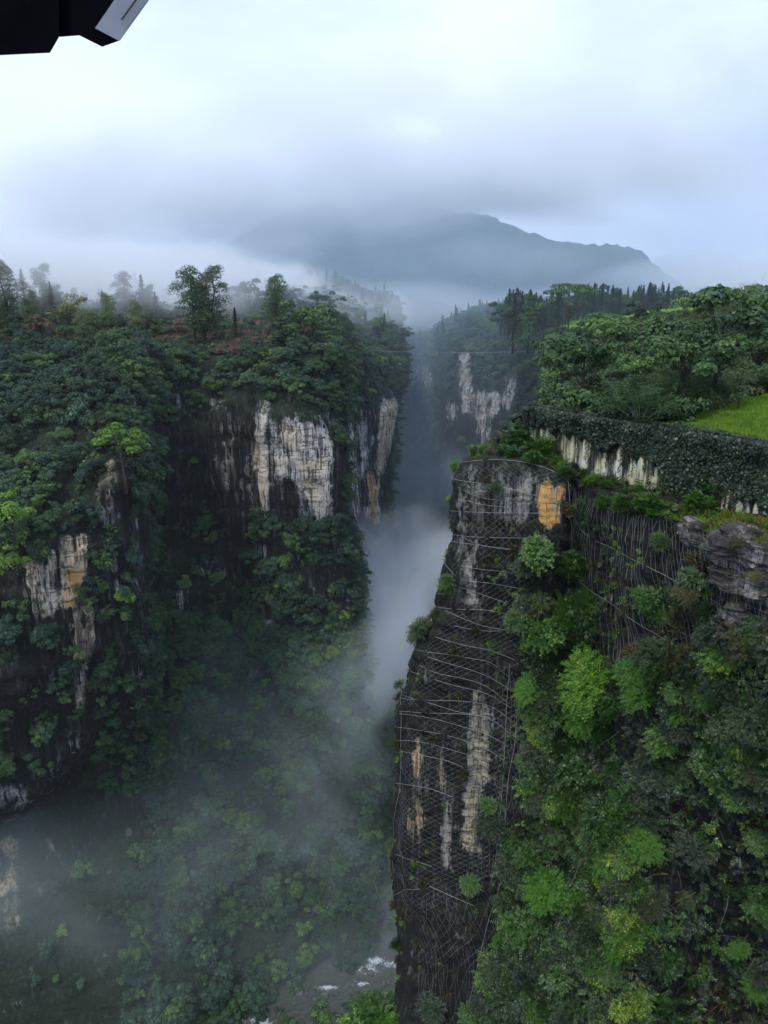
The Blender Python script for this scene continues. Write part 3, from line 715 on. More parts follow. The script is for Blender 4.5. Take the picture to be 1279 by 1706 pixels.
# shrubs, about 2.4 m across, for the middle distance
for v, mk in enumerate(('dark', 'mid', 'blue', 'olive', 'lime', 'dry', 'conifer')):
    r = np.random.default_rng(180 + v)
    lob = lobes_for(r, 9, 1.05, 0.7, 0.7, 0.95, 0.2); lob[:, 0] *= .7 + .7 * r.random(); lr = 0.22 + 0.5 * r.random(9) ** 1.5
    kind(f'shrub_{mk}', leaf_mesh('shrub', [(*crown(r, lob, lr, 620, 0.27), 0.6)], ML[mk], v))
# creepers hanging down a rock face, about 5 m
for v, mk in enumerate(('dark', 'mid')):
    r = np.random.default_rng(240 + v)
    lob = np.array([[r.normal() * .55 * (1 - q * .5), r.normal() * .25, .5 - 5.2 * q] for q in r.random(26) ** 1.2]); lr = 0.22 + 0.3 * r.random(26)
    kind(f'vine_{mk}', leaf_mesh('creeper', [(*crown(r, lob, lr, 900, 0.25, 1.3, 1.0), 0.6)], ML[mk], v))
# willowy pale shrubs of the hill: long arching twigs
for v, mk in enumerate(('olive', 'mid')):
    r = np.random.default_rng(190 + v)
    lob = lobes_for(r, 9, 1.5, 0.9, 1.3, 0.85, 0.2); lr = 0.7 + 0.4 * r.random(9)
    cm = leaf_mesh('crown', [(*sprays(r, lob, lr, 420, 12, 0.15, 0.9, 0.35), 0.32)], ML[mk], v)
    mb = MB(); rr = random.Random(v)
    for c in lob: mb.tube([(rr.uniform(-.2, .2), rr.uniform(-.2, .2), -0.3), (c[0] * .5, c[1] * .5, c[2] * .6), tuple(c)], [.05, .035, .015], 4, cap=False)
    kind(f'willow_{mk}', cm, mb.mesh('stems', [M_bark_pale]))
# close bushes, about 2.6 m, real leaves
for v, (mk, sz, ntw, asp) in enumerate((('near', .125, 520, .55), ('neardark', .12, 520, .5), ('limenear', .125, 480, .42), ('near', .17, 320, .6), ('dry', .105, 420, .35), ('neardark', .16, 340, .55), ('olive', .12, 420, .45))):
    r = np.random.default_rng(200 + v)
    lob = lobes_for(r, 10, 1.0, 0.75, 0.8, 0.85, 0.3); lr = 0.42 + 0.3 * r.random(10)
    cm = leaf_mesh('foliage', [(*sprays(r, lob, lr, ntw, 12, sz, 0.55), asp)], ML[mk], v)
    mb = MB(); rr = random.Random(v)
    for c in lob: mb.tube([(rr.uniform(-.12, .12), rr.uniform(-.12, .12), -0.3), (c[0] * .5, c[1] * .5, c[2] * .6), tuple(c)], [.03, .02, .008], 4, cap=False)
    kind(f'close{v}', cm, mb.mesh('stems', [M_bark]))
# single sprays that loosen the outline of the thicket
for key, mk, nt in (('sprig', 'near', 5), ('sprigdark', 'neardark', 6)):
    r = np.random.default_rng(77 + nt)
    kind(key, leaf_mesh('sprig', [(*sprays(r, np.array([[0, 0, .1]]), np.array([.12]), nt, 12, .12, .55), .5)], ML[mk], nt))
# fern / grass tufts
for key, mk, h, n in (('tuft', 'grass', 0.35, 60), ('straw', 'straw', 1.3, 90), ('drytuft', 'dry', 0.6, 70), ('yellowtuft', 'yellow', 0.6, 70)):
    r = np.random.default_rng(len(key))
    d = rdir(r, n); d[:, 2] = np.abs(d[:, 2]) * 1.6 + 0.3; d = unit(d)
    b = r.normal(size=(n, 3)) * h * 0.35; b[:, 2] = 0
    hh = h * (0.6 + 0.8 * r.random(n))
    pos = b + d * hh[:, None] * 0.5
    kind(key, leaf_mesh('tuft', [(pos, np.cross(d, rdir(r, n)), d, hh, 0.12)], ML[mk], 1))

def euler_lean(nrm, amt, yaw):
    """upright, leaning part-way to the slope normal"""
    n = Vector((0, 0, 1)).lerp(Vector(nrm), amt).normalized()
    q = Vector((0, 0, 1)).rotation_difference(n)
    return (q.to_matrix() @ Matrix.Rotation(yaw, 3, 'Z')).to_euler()
SRC = {}
def plant(name, key, loc, sc, label, cat, group=None, rot=None, parts=False):
    k = KIND[key]
    if rot is None: rot = (0, 0, rng.random() * 6.28)
    if parts and k['trunk']:
        o = link(name, None, None, loc, rot, sc)
        link('crown' if 'tree' in name or name in ('pine', 'conifer') else 'foliage', k['crown'], o); link('trunk' if 'tree' in name or name in ('pine', 'conifer') else 'stem', k['trunk'], o)
    else:
        o = link(name, k['whole'], None, loc, rot, sc)
        SRC.setdefault(key, o)
    tag(o, label, cat, group)
    return o
LATER = []
def stuff(name, keys, pts, nrms, scale, lean, r, **kw): LATER.append((name, keys, pts, nrms, scale, lean, r, kw))
def stuff_now(name, keys, pts, nrms, scale, lean, r, label=None, cat=None, group=None, parent=None, rots=None, scs=None, picks=None):
    """uncountable cover: one object, points with instanced foliage of several kinds"""
    n = len(pts)
    for kk in keys:
        if kk[0] not in SRC:
            if 'tuft' in kk[0] or kk[0] in ('straw', 'sprig', 'sprigdark'): tag(plant('leaf_tuft', kk[0], pts[0], 1.0, None, None), kind='stuff')
            elif kk[0].startswith('shrub'): plant('shrub', kk[0], pts[len(SRC) % n], scale[0], {'dark': 'dark green', 'mid': 'mid green', 'blue': 'bluish green', 'olive': 'olive grey', 'lime': 'lime green', 'dry': 'dry brownish', 'conifer': 'blackish green'}[kk[0][6:]] + ' rounded shrub growing from the gorge wall', 'shrub')
            elif kk[0].startswith('vine'): plant('creeper', kk[0], pts[len(SRC) % n], 1.2, ('dark' if 'dark' in kk[0] else 'mid green') + ' leafy creeper hanging down the gorge rock face', 'creeper')
            elif kk[0].startswith('willow'): plant('shrub', kk[0], pts[len(SRC) % n], .9, ('pale olive' if 'olive' in kk[0] else 'green') + ' twiggy bush in the brush on the right hill', 'bush')
            elif kk[0].startswith('close'): plant('bush', kk[0], pts[len(SRC) % n], .5, 'small leafy bush of the near cliff undergrowth, kind with ' + ('fine' if kk[0][-1] in '0124' else 'broad') + ' leaves', 'bush')
            else: plant('tree', kk[0], pts[len(SRC) % n], .7, {'dark': 'small dark green', 'mid': 'small fresh green', 'blue': 'small bluish'}.get(kk[0].split('_')[1][:-1], 'small leafy') + ' tree rooted in the thicket, ' + ('broad' if kk[0][-1] in '02' else 'narrow') + ' crowned', 'tree')
    me = bpy.data.meshes.new(name); me.vertices.add(n); me.vertices.foreach_set('co', np.asarray(pts, np.float32).ravel())
    rot = rots if rots is not None else np.array([euler_lean(nrms[i], lean, r.random() * 6.28)[:] for i in range(n)], np.float32)
    at = me.attributes.new('rot', 'FLOAT_VECTOR', 'POINT'); at.data.foreach_set('vector', rot.ravel())
    sc = scs if scs is not None else (scale[0] + (scale[1] - scale[0]) * r.random(n) ** 1.5).astype(np.float32)
    at = me.attributes.new('sc', 'FLOAT', 'POINT'); at.data.foreach_set('value', sc)
    if picks is not None: pick = np.asarray(picks)
    elif len(keys) != 1:
        w = np.array([k[1] for k in keys], float); w /= w.sum(); pick = r.choice(len(keys), n, p=w)
    else: pick = np.zeros(n, int)
    at = me.attributes.new('pick', 'INT', 'POINT'); at.data.foreach_set('value', pick.astype(np.int32))
    o = link(name, me, parent)
    ng = bpy.data.node_groups.new(name, 'GeometryNodeTree')
    ng.interface.new_socket('Geometry', in_out='INPUT', socket_type='NodeSocketGeometry')
    ng.interface.new_socket('Geometry', in_out='OUTPUT', socket_type='NodeSocketGeometry')
    nd, lk = ng.nodes, ng.links
    gi, go = nd.new('NodeGroupInput'), nd.new('NodeGroupOutput')
    jn = nd.new('GeometryNodeJoinGeometry')
    def attr(nm, t):
        a = nd.new('GeometryNodeInputNamedAttribute'); a.data_type = t; a.inputs['Name'].default_value = nm; return a.outputs['Attribute']
    aR, aS, aP = attr('rot', 'FLOAT_VECTOR'), attr('sc', 'FLOAT'), attr('pick', 'INT')
    e2r = nd.new('FunctionNodeEulerToRotation'); lk.new(aR, e2r.inputs[0])
    for i, kk in enumerate(keys):
        key = kk[0]
        cmp_ = nd.new('FunctionNodeCompare'); cmp_.data_type = 'INT'; cmp_.operation = 'EQUAL'
        ii = [s for s in cmp_.inputs if s.type == 'INT']; lk.new(aP, ii[0]); ii[1].default_value = i
        oi = nd.new('GeometryNodeObjectInfo'); oi.transform_space = 'ORIGINAL'; oi.inputs['Object'].default_value = SRC[key]
        iop = nd.new('GeometryNodeInstanceOnPoints')
        lk.new(gi.outputs[0], iop.inputs['Points']); lk.new(cmp_.outputs[0], iop.inputs['Selection'])
        lk.new(oi.outputs['Geometry'], iop.inputs['Instance']); lk.new(e2r.outputs[0], iop.inputs['Rotation']); lk.new(aS, iop.inputs['Scale'])
        lk.new(iop.outputs[0], jn.inputs[0])
    lk.new(jn.outputs[0], go.inputs[0])
    md = o.modifiers.new('cover', 'NODES'); md.node_group = ng
    tag(o, label, cat, group, 'stuff')
    return o
# ============================================================ PLANTING
def inpoly(poly, px, py): return poly_sd(np.array(poly, float), px, py) > 0
def on(S, px, py):
    """the nearest land point that shows at a place of the survey photograph"""
    f = PIX(S.P)[2]
    q = np.hypot(S.px - px, S.py - py) + np.maximum(0, f) * 0.02
    i = np.unravel_index(np.argmin(q), q.shape); return S.P[i], S.N[i]
for S in (L, R3, H, NR, MT):
    if not hasattr(S, 'px'): S.px, S.py = PIX(S.P)[:2]
r = np.random.default_rng(21)

# ---- left bank cover
def facedens(px, py, C, Nn, pale):
    d = np.ones(px.shape)
    d = np.where((px > 245) & (px < 432) & (py > 690) & (py < 1040), .26, d)          # black recess
    d = np.where((px < 245) & (py > 930) & (py < 1330 - .2 * px), .42, d)              # overhung face
    d = np.where((px > 436) & (px < 560) & (py > 700) & (py < 860), .05, d)
    d = np.where((px > 575) & (py > 690) & (py < 900), .12, d)
    d = np.where((px < 210) & (py > 1330), .12, d)
    d = np.where((px > 30) & (px < 150) & (py > 1290) & (py < 1700), .12, d)
    d = np.where((py < 600), .6, d)
    cl = sstep(.35, .6, fbm(C[..., 0] / 7, C[..., 1] / 7, C[..., 2] / 11, 3, 8))
    return d * (0.25 + cl) * np.clip(1 - pale * 3.0, 0.0, 1)
p, n = L.sample(21000, facedens, r, margin=200)
stuff_l = (p, n)
GR = {}
def forest(S, num, dens, names, region, cat='tree', sc=(0.6, 1.15), lean=0.12, parts=False, sink=0.5, group=None, margin=120, seed=0):
    rr = np.random.default_rng(300 + seed)
    p, n = S.sample(num, dens, rr, margin=margin)
    keys = [k for k, w, d in names]; w = np.array([q[1] for q in names], float); w /= w.sum(); dsc = {k: d for k, q, d in names}
    for i in range(num):
        k = keys[rr.choice(len(keys), p=w)]; s_ = sc[0] + (sc[1] - sc[0]) * rr.random() ** 1.4
        QUEUE.append(dict(k=k, loc=p[i] - np.array([0, 0, sink * s_]), s=s_, desc=dsc[k], region=region, cat='conifer' if 'conifer' in k else cat,
                          rot=euler_lean(n[i], lean, rr.random() * 6.28)[:], parts=parts))
QUEUE = []
MARKS = [(120,950,'the tall ochre rock scar'),(490,780,'the main white cliff'),(645,720,'the white edge of the far spur'),(345,520,'the two tall plateau trees'),(135,525,'the yellow-leaved trees'),
 (620,1000,'the white mist column'),(615,1620,'the river rapids'),(60,1500,'the brown slope at lower left'),(330,850,'the black recess'),(430,1035,'the foot of the white cliff'),(205,735,'the yellow-green corner tree'),(22,870,'the bright tree at the left edge'),
 (500,540,'the big dark plateau tree'),(785,640,'the streaked far cliff'),(900,510,'the dark ridge belt'),(1050,528,'the terraced fields'),(1200,690,'the bright lawn'),(1000,720,'the ivy wall'),(1000,560,'the umbrella-shaped tree'),(1200,900,'the pale rock bench'),
 (920,840,'the orange rock stain'),(790,1280,'the cream streak of the pillar'),(1000,1150,'the big feathery bush'),(1030,1390,'the bulging bright bush'),(1110,1125,'the pale spreading shrub'),(1240,1590,'the lime fronds at lower right'),(720,1690,'the pillar foot'),(690,560,'the bend of the gorge'),(1240,500,'the hilltop at the right edge')]
def whereis(px, py):
    dx, dy, t = min(((px - x, py - y, t) for x, y, t in MARKS), key=lambda q: math.hypot(q[0], q[1]))
    D = math.hypot(dx, dy)
    if D < 22: return 'right at ' + t
    v = 'below' if dy > abs(dx) * .41 else ('above' if -dy > abs(dx) * .41 else '')
    h = 'right of' if dx > abs(dy) * .41 else ('left of' if -dx > abs(dy) * .41 else '')
    return ('just ' if D < 55 else ('well ' if D > 140 else '')) + (v + ' and ' + h if v and h else v + h) + ' ' + t
def flush(quota):
    for q in QUEUE:
        x, y, f = PIX(q['loc']); q['px'], q['py'] = float(x), float(y)
        q['size'] = q['s'] * {'b': 5.5, 't': 9, 'c': 7, 'w': 3, 'u': 6}[q['k'][0]] / float(f)
        if q['k'].startswith('close'): q['size'] = q['s'] * 2.4 / float(f)
    left = []
    for cat in sorted({q['cat'] for q in QUEUE}):
        qs = sorted([q for q in QUEUE if q['cat'] == cat], key=lambda q: -q['size'])
        left += qs[quota.get(cat, 300):]; qs = qs[:quota.get(cat, 300)]
        sz = [q['size'] for q in qs]; lo, hi = np.percentile(sz, [33, 67])
        for q in qs: q['label'] = ('large ' if q['size'] > hi else ('small ' if q['size'] < lo else '')) + q['desc'] + ' ' + whereis(q['px'], q['py'])
        for q in qs:
            if len(q['label'].split()) > 13: q['label'] = q['label'].replace(' and ', ' ').replace('just ', '').replace('well ', '')
        same = {}
        for q in qs: same.setdefault(q['label'], []).append(q)
        ords = ['leftmost', 'second from left', 'third from left', 'fourth from left', 'fifth from left', 'sixth from left', 'seventh from left', 'eighth from left']
        for l, g in list(same.items()):
            if len(g) > 8:      # a crowd: tell the nearer row from the farther one
                g.sort(key=lambda q: q['py']); h = len(g) // 2
                for q in g[:h]: q['label'] = l.replace(' of ', ' of ') + ', farther row'
                for q in g[h:]: q['label'] = l + ', nearer row'
        same = {}
        for q in qs: same.setdefault(q['label'], []).append(q)
        for l, g in same.items():
            if 1 < len(g) <= 8:
                for o_, q in zip(ords, sorted(g, key=lambda q: q['px'])): q['label'] = ' '.join(l.split()[-13:]) + ', ' + o_ if len(l.split()) > 13 else l + ', ' + o_
        for q in qs:
            nm = 'conifer' if cat == 'conifer' else cat
            plant(nm, q['k'], q['loc'], q['s'], q['label'], cat, f"{cat}s {q['region']}", q['rot'], q['parts'])
    reg_ = {}
    for q in left: reg_.setdefault(q['cat'], []).append(q)
    for cat, qs in reg_.items():
        ks = sorted({q['k'] for q in qs})
        stuff_now({'tree': 'distant_woods', 'bush': 'bush_thicket', 'conifer': 'conifer_wood'}[cat], [(k, 1) for k in ks], [q['loc'] for q in qs], None, (1, 1), 0, None,
                  rots=np.array([q['rot'] for q in qs], np.float32), scs=np.array([(q['s'] if np.isscalar(q['s']) else q['s'][0]) for q in qs], np.float32), picks=[ks.index(q['k']) for q in qs])
BR = [('broad_dark0', 3, 'dark green round-crowned tree'), ('broad_dark1', 3, 'dark green round-crowned tree'), ('broad_dark2', 2, 'dark green round-crowned tree'),
      ('broad_mid0', 2, 'fresh green leafy tree'), ('broad_mid1', 2, 'fresh green leafy tree'), ('broad_mid2', 1, 'fresh green leafy tree'),
      ('broad_blue0', 2, 'blue-green leafy tree'), ('broad_blue1', 2, 'blue-green leafy tree'), ('broad_blue2', 2, 'blue-green leafy tree')]
def reg(poly, pcut=0.25, nz=None):
    def f(px, py, C, Nn, pale): return inpoly(poly, px, py) * (pale < pcut) * (0.3 + sstep(.35, .6, fbm(C[..., 0] / 9, C[..., 1] / 9, C[..., 2] / 12, 2, 8)))
    return f
forest(L, 90, reg([(-150,560),(235,600),(245,760),(200,800),(150,880),(60,900),(-150,960)]), BR, 'on the steep slope above the near left cliff', sc=(0.55, 0.95), seed=1)
forest(L, 60, reg([(235,590),(330,580),(430,585),(570,590),(572,700),(480,690),(430,660),(250,690)]), BR, 'crowding the brow above the main white cliff', sc=(0.55, 0.95), seed=2)
forest(L, 46, reg([(562,560),(664,580),(664,670),(600,705),(572,720)]), BR, 'on the brow of the farthest left spur', sc=(0.6, 1.0), seed=3)
forest(L, 42, reg([(430,880),(480,850),(560,880),(598,960),(600,1030),(430,1035)]), BR[:3] + BR[6:], 'on the dark bulge below the white cliff', sc=(0.6, 1.05), seed=4)
forest(L, 110, reg([(240,1060),(600,1040),(640,1200),(655,1560),(560,1640),(300,1690),(180,1600),(180,1350),(110,1330)]), BR, 'on the misty slope at the foot of the left cliff', sc=(0.45, 1.0), seed=5)
forest(L, 24, reg([(250,690),(430,670),(430,1020),(250,1040)]), BR[:3] + BR[6:], 'clinging in the dark recess of the left wall', sc=(0.35, 0.6), lean=.4, seed=6)
forest(L, 22, reg([(-60,930),(240,930),(235,1180),(-60,1330)]), BR[:6], 'clinging to the overhung near left face', sc=(0.35, 0.6), lean=.4, seed=7)

# ---- left plateau: woods fading into the fog
PL = [('broad_olive0', 2, 'olive brown thin-leaved tree'), ('broad_mid1', 1.5, 'fresh green leafy tree'), ('broad_dark1', 1.5, 'dark green round-crowned tree'), ('tall_olive', 1, 'tall slim olive tree'),
      ('tall_mid', 1.2, 'tall slim green tree'), ('conifer0', 1.2, 'dark pointed conifer'), ('broad_blue0', 1, 'blue-green leafy tree')]
forest(L, 90, reg([(-100,505),(280,518),(280,548),(200,600),(235,600),(-100,640)]), PL, 'on the left plateau behind the near cliff', sc=(0.6, 1.0), seed=8)
forest(L, 46, reg([(-100,492),(640,500),(640,520),(560,522),(300,532),(-100,518)]), PL, 'standing far back in the fog on the left plateau', sc=(0.6, 1.05), seed=9)
forest(L, 26, reg([(560,505),(662,545),(662,575),(600,560),(560,548)]), PL + BR[:2], 'along the misty crest of the far left spur', sc=(0.5, 0.8), seed=10)
def ground_z(p):
    best = None
    for S in (L, R3, H):
        q = np.hypot(S.P[..., 0] - p[0], S.P[..., 1] - p[1]); i = np.unravel_index(np.argmin(q), q.shape)
        if best is None or q[i] < best[0] - .5: best = (q[i], S.P[i][2])
    return float(best[1]) if best[0] < 8 else float(p[2])
def tree_at(name, key, px, base, top, Y, label, cat='tree', h=None):
    """a tree whose foot and head were surveyed at (px, base) and (px, top)"""
    a = W(px, base, Y); b = W(px, top, Y)
    hk = h or {'tall': 12.0, 'broa': 6.9, 'coni': 10.0, 'umbr': 7.0, 'will': 2.6, 'clos': 2.2}[key[:4]]
    gz = ground_z(a)
    if gz < a[2] - .3 and Y > 70: a = np.array([a[0], a[1], max(gz, a[2] - 6)])
    s = (b[2] - a[2]) / hk
    return plant(name, key, a, s, label, cat, None, None, True)
tree_at('tree', 'tall_dark', 326, 580, 448, 232, 'left of the two tall trees standing together above the white cliff')
tree_at('tree', 'tall_olive', 359, 572, 446, 232, 'right of the two tall trees standing together, with a bare dark trunk')
tree_at('tree', 'tall_mid', 341, 575, 475, 236, 'slimmer tree squeezed between the two tall plateau trees')
tree_at('tree', 'tall_mid', 461, 545, 461, 240, 'lone slender tree with a small crown on a thin bare trunk')
tree_at('tree', 'broad_blue0', 416, 530, 458, 330, 'faint grey tree in fog right of the two tall trees')
tree_at('conifer', 'conifer1', 393, 566, 512, 236, 'small dark conifer just right of the two tall trees')
tree_at('tree', 'broad_dark0', 500, 585, 490, 226, 'big dark round tree at the plateau corner above the white cliff')
tree_at('tree', 'broad_mid0', 522, 575, 497, 238, 'yellowish green tree behind the big dark corner tree')
tree_at('tree', 'broad_dark2', 478, 600, 530, 224, 'dark bushy tree below the lone slender tree')
tree_at('tree', 'broad_yellow0', 122, 560, 496, 228, 'yellow-leaved tree in the woods at the upper left')
tree_at('tree', 'broad_yellow0', 148, 566, 520, 226, 'smaller yellow tree right beside the yellow-leaved one')
tree_at('tree', 'broad_red0', 70, 580, 520, 222, 'russet brown tree near the left edge of the plateau woods')
tree_at('tree', 'broad_red0', 185, 570, 530, 226, 'russet tree right of the yellow-leaved trees')
tree_at('tree', 'broad_red0', 300, 566, 532, 244, 'pinkish russet bush-like tree by the red grass')
tree_at('tree', 'tall_olive', 12, 540, 436, 226, 'tall thin-crowned tree at the extreme left edge of the woods')
tree_at('conifer', 'conifer2', 44, 530, 448, 262, 'pointed grey conifer second from the left edge in the fog')
tree_at('tree', 'tall_mid', 80, 530, 442, 262, 'broad foggy tree right of the pointed grey conifer')
tree_at('conifer', 'conifer0', 90, 540, 468, 250, 'small foggy conifer before the broad foggy tree')
tree_at('tree', 'tall_dark', 214, 545, 455, 280, 'foggy tree with a fork of bare stems left of the red grass')
tree_at('conifer', 'conifer1', 241, 545, 457, 280, 'foggy layered conifer left of the two tall trees')
tree_at('conifer', 'conifer3', 262, 548, 486, 262, 'lower foggy conifer between the layered conifer and the red grass')
tree_at('tree', 'broad_blue1', 228, 585, 548, 226, 'dark blue-green round tree beside the red grass')
tree_at('tree', 'broad_lime0', 205, 770, 700, 146, 'yellow-green tree on the corner of the near left cliff')
tree_at('tree', 'broad_lime0', 20, 880, 815, 130, 'yellow-green tree spreading at the left edge above the pale rock')
tree_at('tree', 'broad_lime0', 22, 940, 905, 130, 'small bright tree under the yellow-green one at the left edge')
# russet grass
p, n = L.sample(2600, reg([(270,538),(470,545),(470,580),(420,592),(270,585)]), r)
stuff('russet_grass', [('straw', 1)], p, n, (0.7, 1.7), 0.1, r)
# cover
p, n = stuff_l
stuff('cliff_shrubbery', [('shrub_dark', 6), ('shrub_mid', 4), ('shrub_blue', 5), ('shrub_olive', .7), ('shrub_conifer', 2), ('shrub_lime', .15), ('vine_dark', 2.0), ('vine_mid', .8)], p, n, (0.8, 2.4), 0.45, r)
p, n = L.sample(3600, lambda px, py, C, Nn, pale: facedens(px, py, C, Nn, pale) ** 1.5 * np.where(py < 600, 0.2, 1), r)
stuff('gorge_forest', [('broad_dark0', 2), ('broad_dark1', 2), ('broad_mid0', 1.5), ('broad_mid1', 1), ('broad_blue0', 2), ('broad_blue1', 2)], p - n * .6, n, (0.5, 1.05), 0.3, r)
p, n = L.sample(6000, reg([(-200,495),(664,500),(664,600),(560,600),(235,600),(-200,640)]), r, margin=200)
stuff('plateau_undergrowth', [('shrub_dark', 3), ('shrub_mid', 3), ('shrub_blue', 3), ('shrub_olive', 3), ('shrub_dry', 2)], p, n, (0.8, 2.0), 0.2, r)

p, n = L.sample(1300, lambda px, py, C, Nn, pale: (C[..., 1] > 330) * (C[..., 1] < 880) * (px < 668) * (px > 150) * 1.0, r, margin=50)
stuff('back_woods', [('broad_dark0', 2), ('broad_blue0', 2), ('broad_mid0', 2), ('conifer3', 1)], p, n, (0.8, 1.6), 0.1, r)
# ---- far right bank
def rdens(px, py, C, Nn, pale): return np.clip(1 - pale * 3.5, 0, 1) * (0.35 + sstep(.35, .6, fbm(C[..., 0] / 14, C[..., 1] / 14, C[..., 2] / 18, 2, 8))) * np.where((px > 735) & (px < 850) & (py > 640), .35, 1)
p, n = R3.sample(9500, rdens, r)
stuff('far_bank_woods', [('shrub_dark', 4), ('shrub_blue', 5), ('shrub_conifer', 2), ('shrub_mid', 4), ('vine_mid', 1)], p, n, (1.4, 3.0), 0.35, r)
p, n = R3.sample(1500, lambda px, py, C, Nn, pale: rdens(px, py, C, Nn, pale) * (py < 640), r)
stuff('far_bank_forest', [('broad_dark0', 2), ('broad_blue0', 2), ('broad_mid0', 2), ('broad_mid1', 1)], p, n, (0.9, 1.7), 0.3, r)
CO = [('conifer0', 1.6, 'dark pointed conifer'), ('conifer1', 2, 'dark pointed conifer'), ('conifer2', 2, 'dark pointed conifer'), ('conifer3', 1, 'fuller dark green conifer'), ('broad_dark0', 1, 'dark green round-crowned tree')]
forest(R3, 60, reg([(733,535),(760,528),(850,508),(905,515),(905,545),(850,560),(760,580),(735,590)]), CO, 'along the crest of the far right bank', sc=(1.2, 1.9), seed=20)
forest(R3, 26, reg([(665,560),(735,545),(735,600),(665,610)]), CO, 'on the rim where the gorge bends away', sc=(1.2, 1.9), seed=21)
forest(R3, 50, reg([(760,580),(905,560),(960,600),(905,660),(850,630),(790,640),(762,590)]), BR, 'on the slope under the conifer crest across the gorge', sc=(0.8, 1.3), seed=22)
# conifer belt on the ridge behind the fields
rr = np.random.default_rng(55)
for i in range(120):
    f = rr.random(); px_ = 832 + 335 * f; Y = 335 + 50 * rr.random()
    base = np.interp(px_, [830, 900, 960, 1060, 1165], [548, 540, 530, 519, 516]) - (Y - 335) * 0.10
    top = np.interp(px_, [830, 850, 880, 905, 930, 985, 1050, 1100, 1140, 1165], [492, 486, 488, 494, 484, 474, 482, 478, 484, 500]) + rr.normal() * 5
    k, q, d = CO[rr.choice(5, p=[.2, .2, .16, .16, .28])]
    a = W(px_, base, Y); a[2] = min(a[2], max(ground_z(a), a[2] - 2.5)) - .4; s = (W(px_, top, Y)[2] - a[2]) / (10.0 if 'con' in k else 6.9)
    QUEUE.append(dict(k=k, loc=a, s=float(s), desc=d, region='of the dark ridge belt', cat='conifer' if 'con' in k else 'tree', rot=(0, 0, rr.random() * 6.28), parts=False))
for px_, base, top, Y, k, lab in ((946, 560, 472, 300, 'umbrella', 'pale airy tree with a bare white trunk before the dark ridge belt'), (880, 560, 482, 300, 'conifer3', 'tall full conifer at the left end of the dark ridge belt'),
                             (855, 560, 488, 305, 'conifer1', 'second tall conifer from the left end of the ridge belt'), (1190, 522, 486, 330, 'conifer2', 'small foggy conifer in the gap right of the ridge belt'),
                             (1206, 522, 492, 330, 'broad_blue1', 'small foggy round tree in the gap right of the ridge belt')):
    tree_at('conifer' if 'con' in k else 'tree', k, px_, base, top, Y, lab)

# ---- right hill
HB = [('broad_dark0', 1.5, 'dark green round-crowned tree'), ('broad_mid0', 2, 'fresh green leafy tree'), ('broad_mid1', 2, 'fresh green leafy tree'), ('broad_olive0', .5, 'olive grey leafy tree'), ('willow_olive', 3, 'pale twiggy willow-like tree'), ('willow_mid', 2, 'green twiggy willow-like tree')]
forest(H, 60, reg([(1060,570),(1160,540),(1240,500),(1420,480),(1420,650),(1240,650),(1100,670),(1040,640)]), [HB[1], ('willow_olive', 5, HB[4][2]), ('willow_mid', 3, HB[5][2])], 'on the hillside above the lawn', sc=(0.9, 1.6), seed=30, parts=True)
forest(H, 46, reg([(935,600),(980,575),(1060,565),(1060,670),(980,690),(925,680)]), HB, 'on the knoll behind the ivy wall', sc=(0.5, 0.95), seed=31, parts=True)
forest(H, 44, reg([(920,560),(1000,545),(1240,500),(1300,500),(1160,560),(1000,580),(930,600)]), HB[:4], 'on the far side of the right hill near the fields', sc=(0.4, 0.65), seed=32)
NT = [
 ('tree','umbrella', 1000, 625, 521, 100, 'tall airy umbrella-shaped tree rising above the knoll'),
 ('tree','broad_lime0', 962, 640, 586, 96, 'light green feathery tree on the left of the knoll'),
 ('tree','broad_dark1', 940, 690, 618, 70, 'dark tree at the left end of the knoll above the wall'),
 ('tree','broad_mid2', 920, 690, 640, 66, 'small bright tree at the very left end of the ivy wall'),
 ('tree','broad_dark0', 1098, 660, 570, 84, 'dark dense tree in the middle of the hillside'),
 ('tree','broad_mid0', 1040, 690, 606, 66, 'leafy tree with yellow tips behind the ivy wall'),
 ('tree','broad_olive0', 1012, 700, 640, 60, 'olive bush-like tree just behind the ivy wall'),
 ('tree','tall_olive', 1227, 692, 588, 46.5, 'slim young tree with a dark stem at the lawn edge'),
 ('shrub','willow_olive', 1100, 706, 648, 58, 'broad pale twiggy bush left of the lawn'),
 ('shrub','willow_olive', 1150, 698, 640, 62, 'broad pale twiggy bush behind the first one by the lawn'),
 ('shrub','willow_mid', 1060, 708, 655, 56, 'green twiggy bush between the wall and the pale bushes'),
 ('shrub','willow_olive', 1190, 690, 645, 66, 'pale bush at the back edge of the lawn'),
 ('tree','willow_olive', 1250, 655, 560, 64, 'large grey-green willow-like tree at the right edge above the lawn'),
 ('tree','willow_olive', 1190, 650, 545, 80, 'large pale willow-like tree above the centre of the lawn'),
 ('tree','willow_mid', 1150, 640, 560, 84, 'green willow-like tree left of the large pale one'),
 ('tree','willow_olive', 1262, 560, 478, 110, 'crown of a pale tree on the hilltop at the right edge'),
 ('tree','willow_olive', 1225, 560, 490, 114, 'pale tree on the hilltop left of the edge one'),
 ('tree','willow_olive', 1178, 580, 506, 118, 'pale tree where the hilltop meets the fields'),
 ('tree','broad_mid0', 985, 705, 662, 58, 'low leafy tree close behind the ivy wall'),
 ('shrub','willow_mid', 1240, 672, 640, 55, 'green bush on the far right back edge of the lawn'),
]
for nm, k, x, b, t, Y, lab in NT:
    o = tree_at(nm, k, x, b, t, Y, lab, 'tree' if nm == 'tree' else 'bush')
    if 'willow' in k and nm == 'tree': o.scale = (o.scale[0] * 1.0, o.scale[0] * 1.0, o.scale[0])
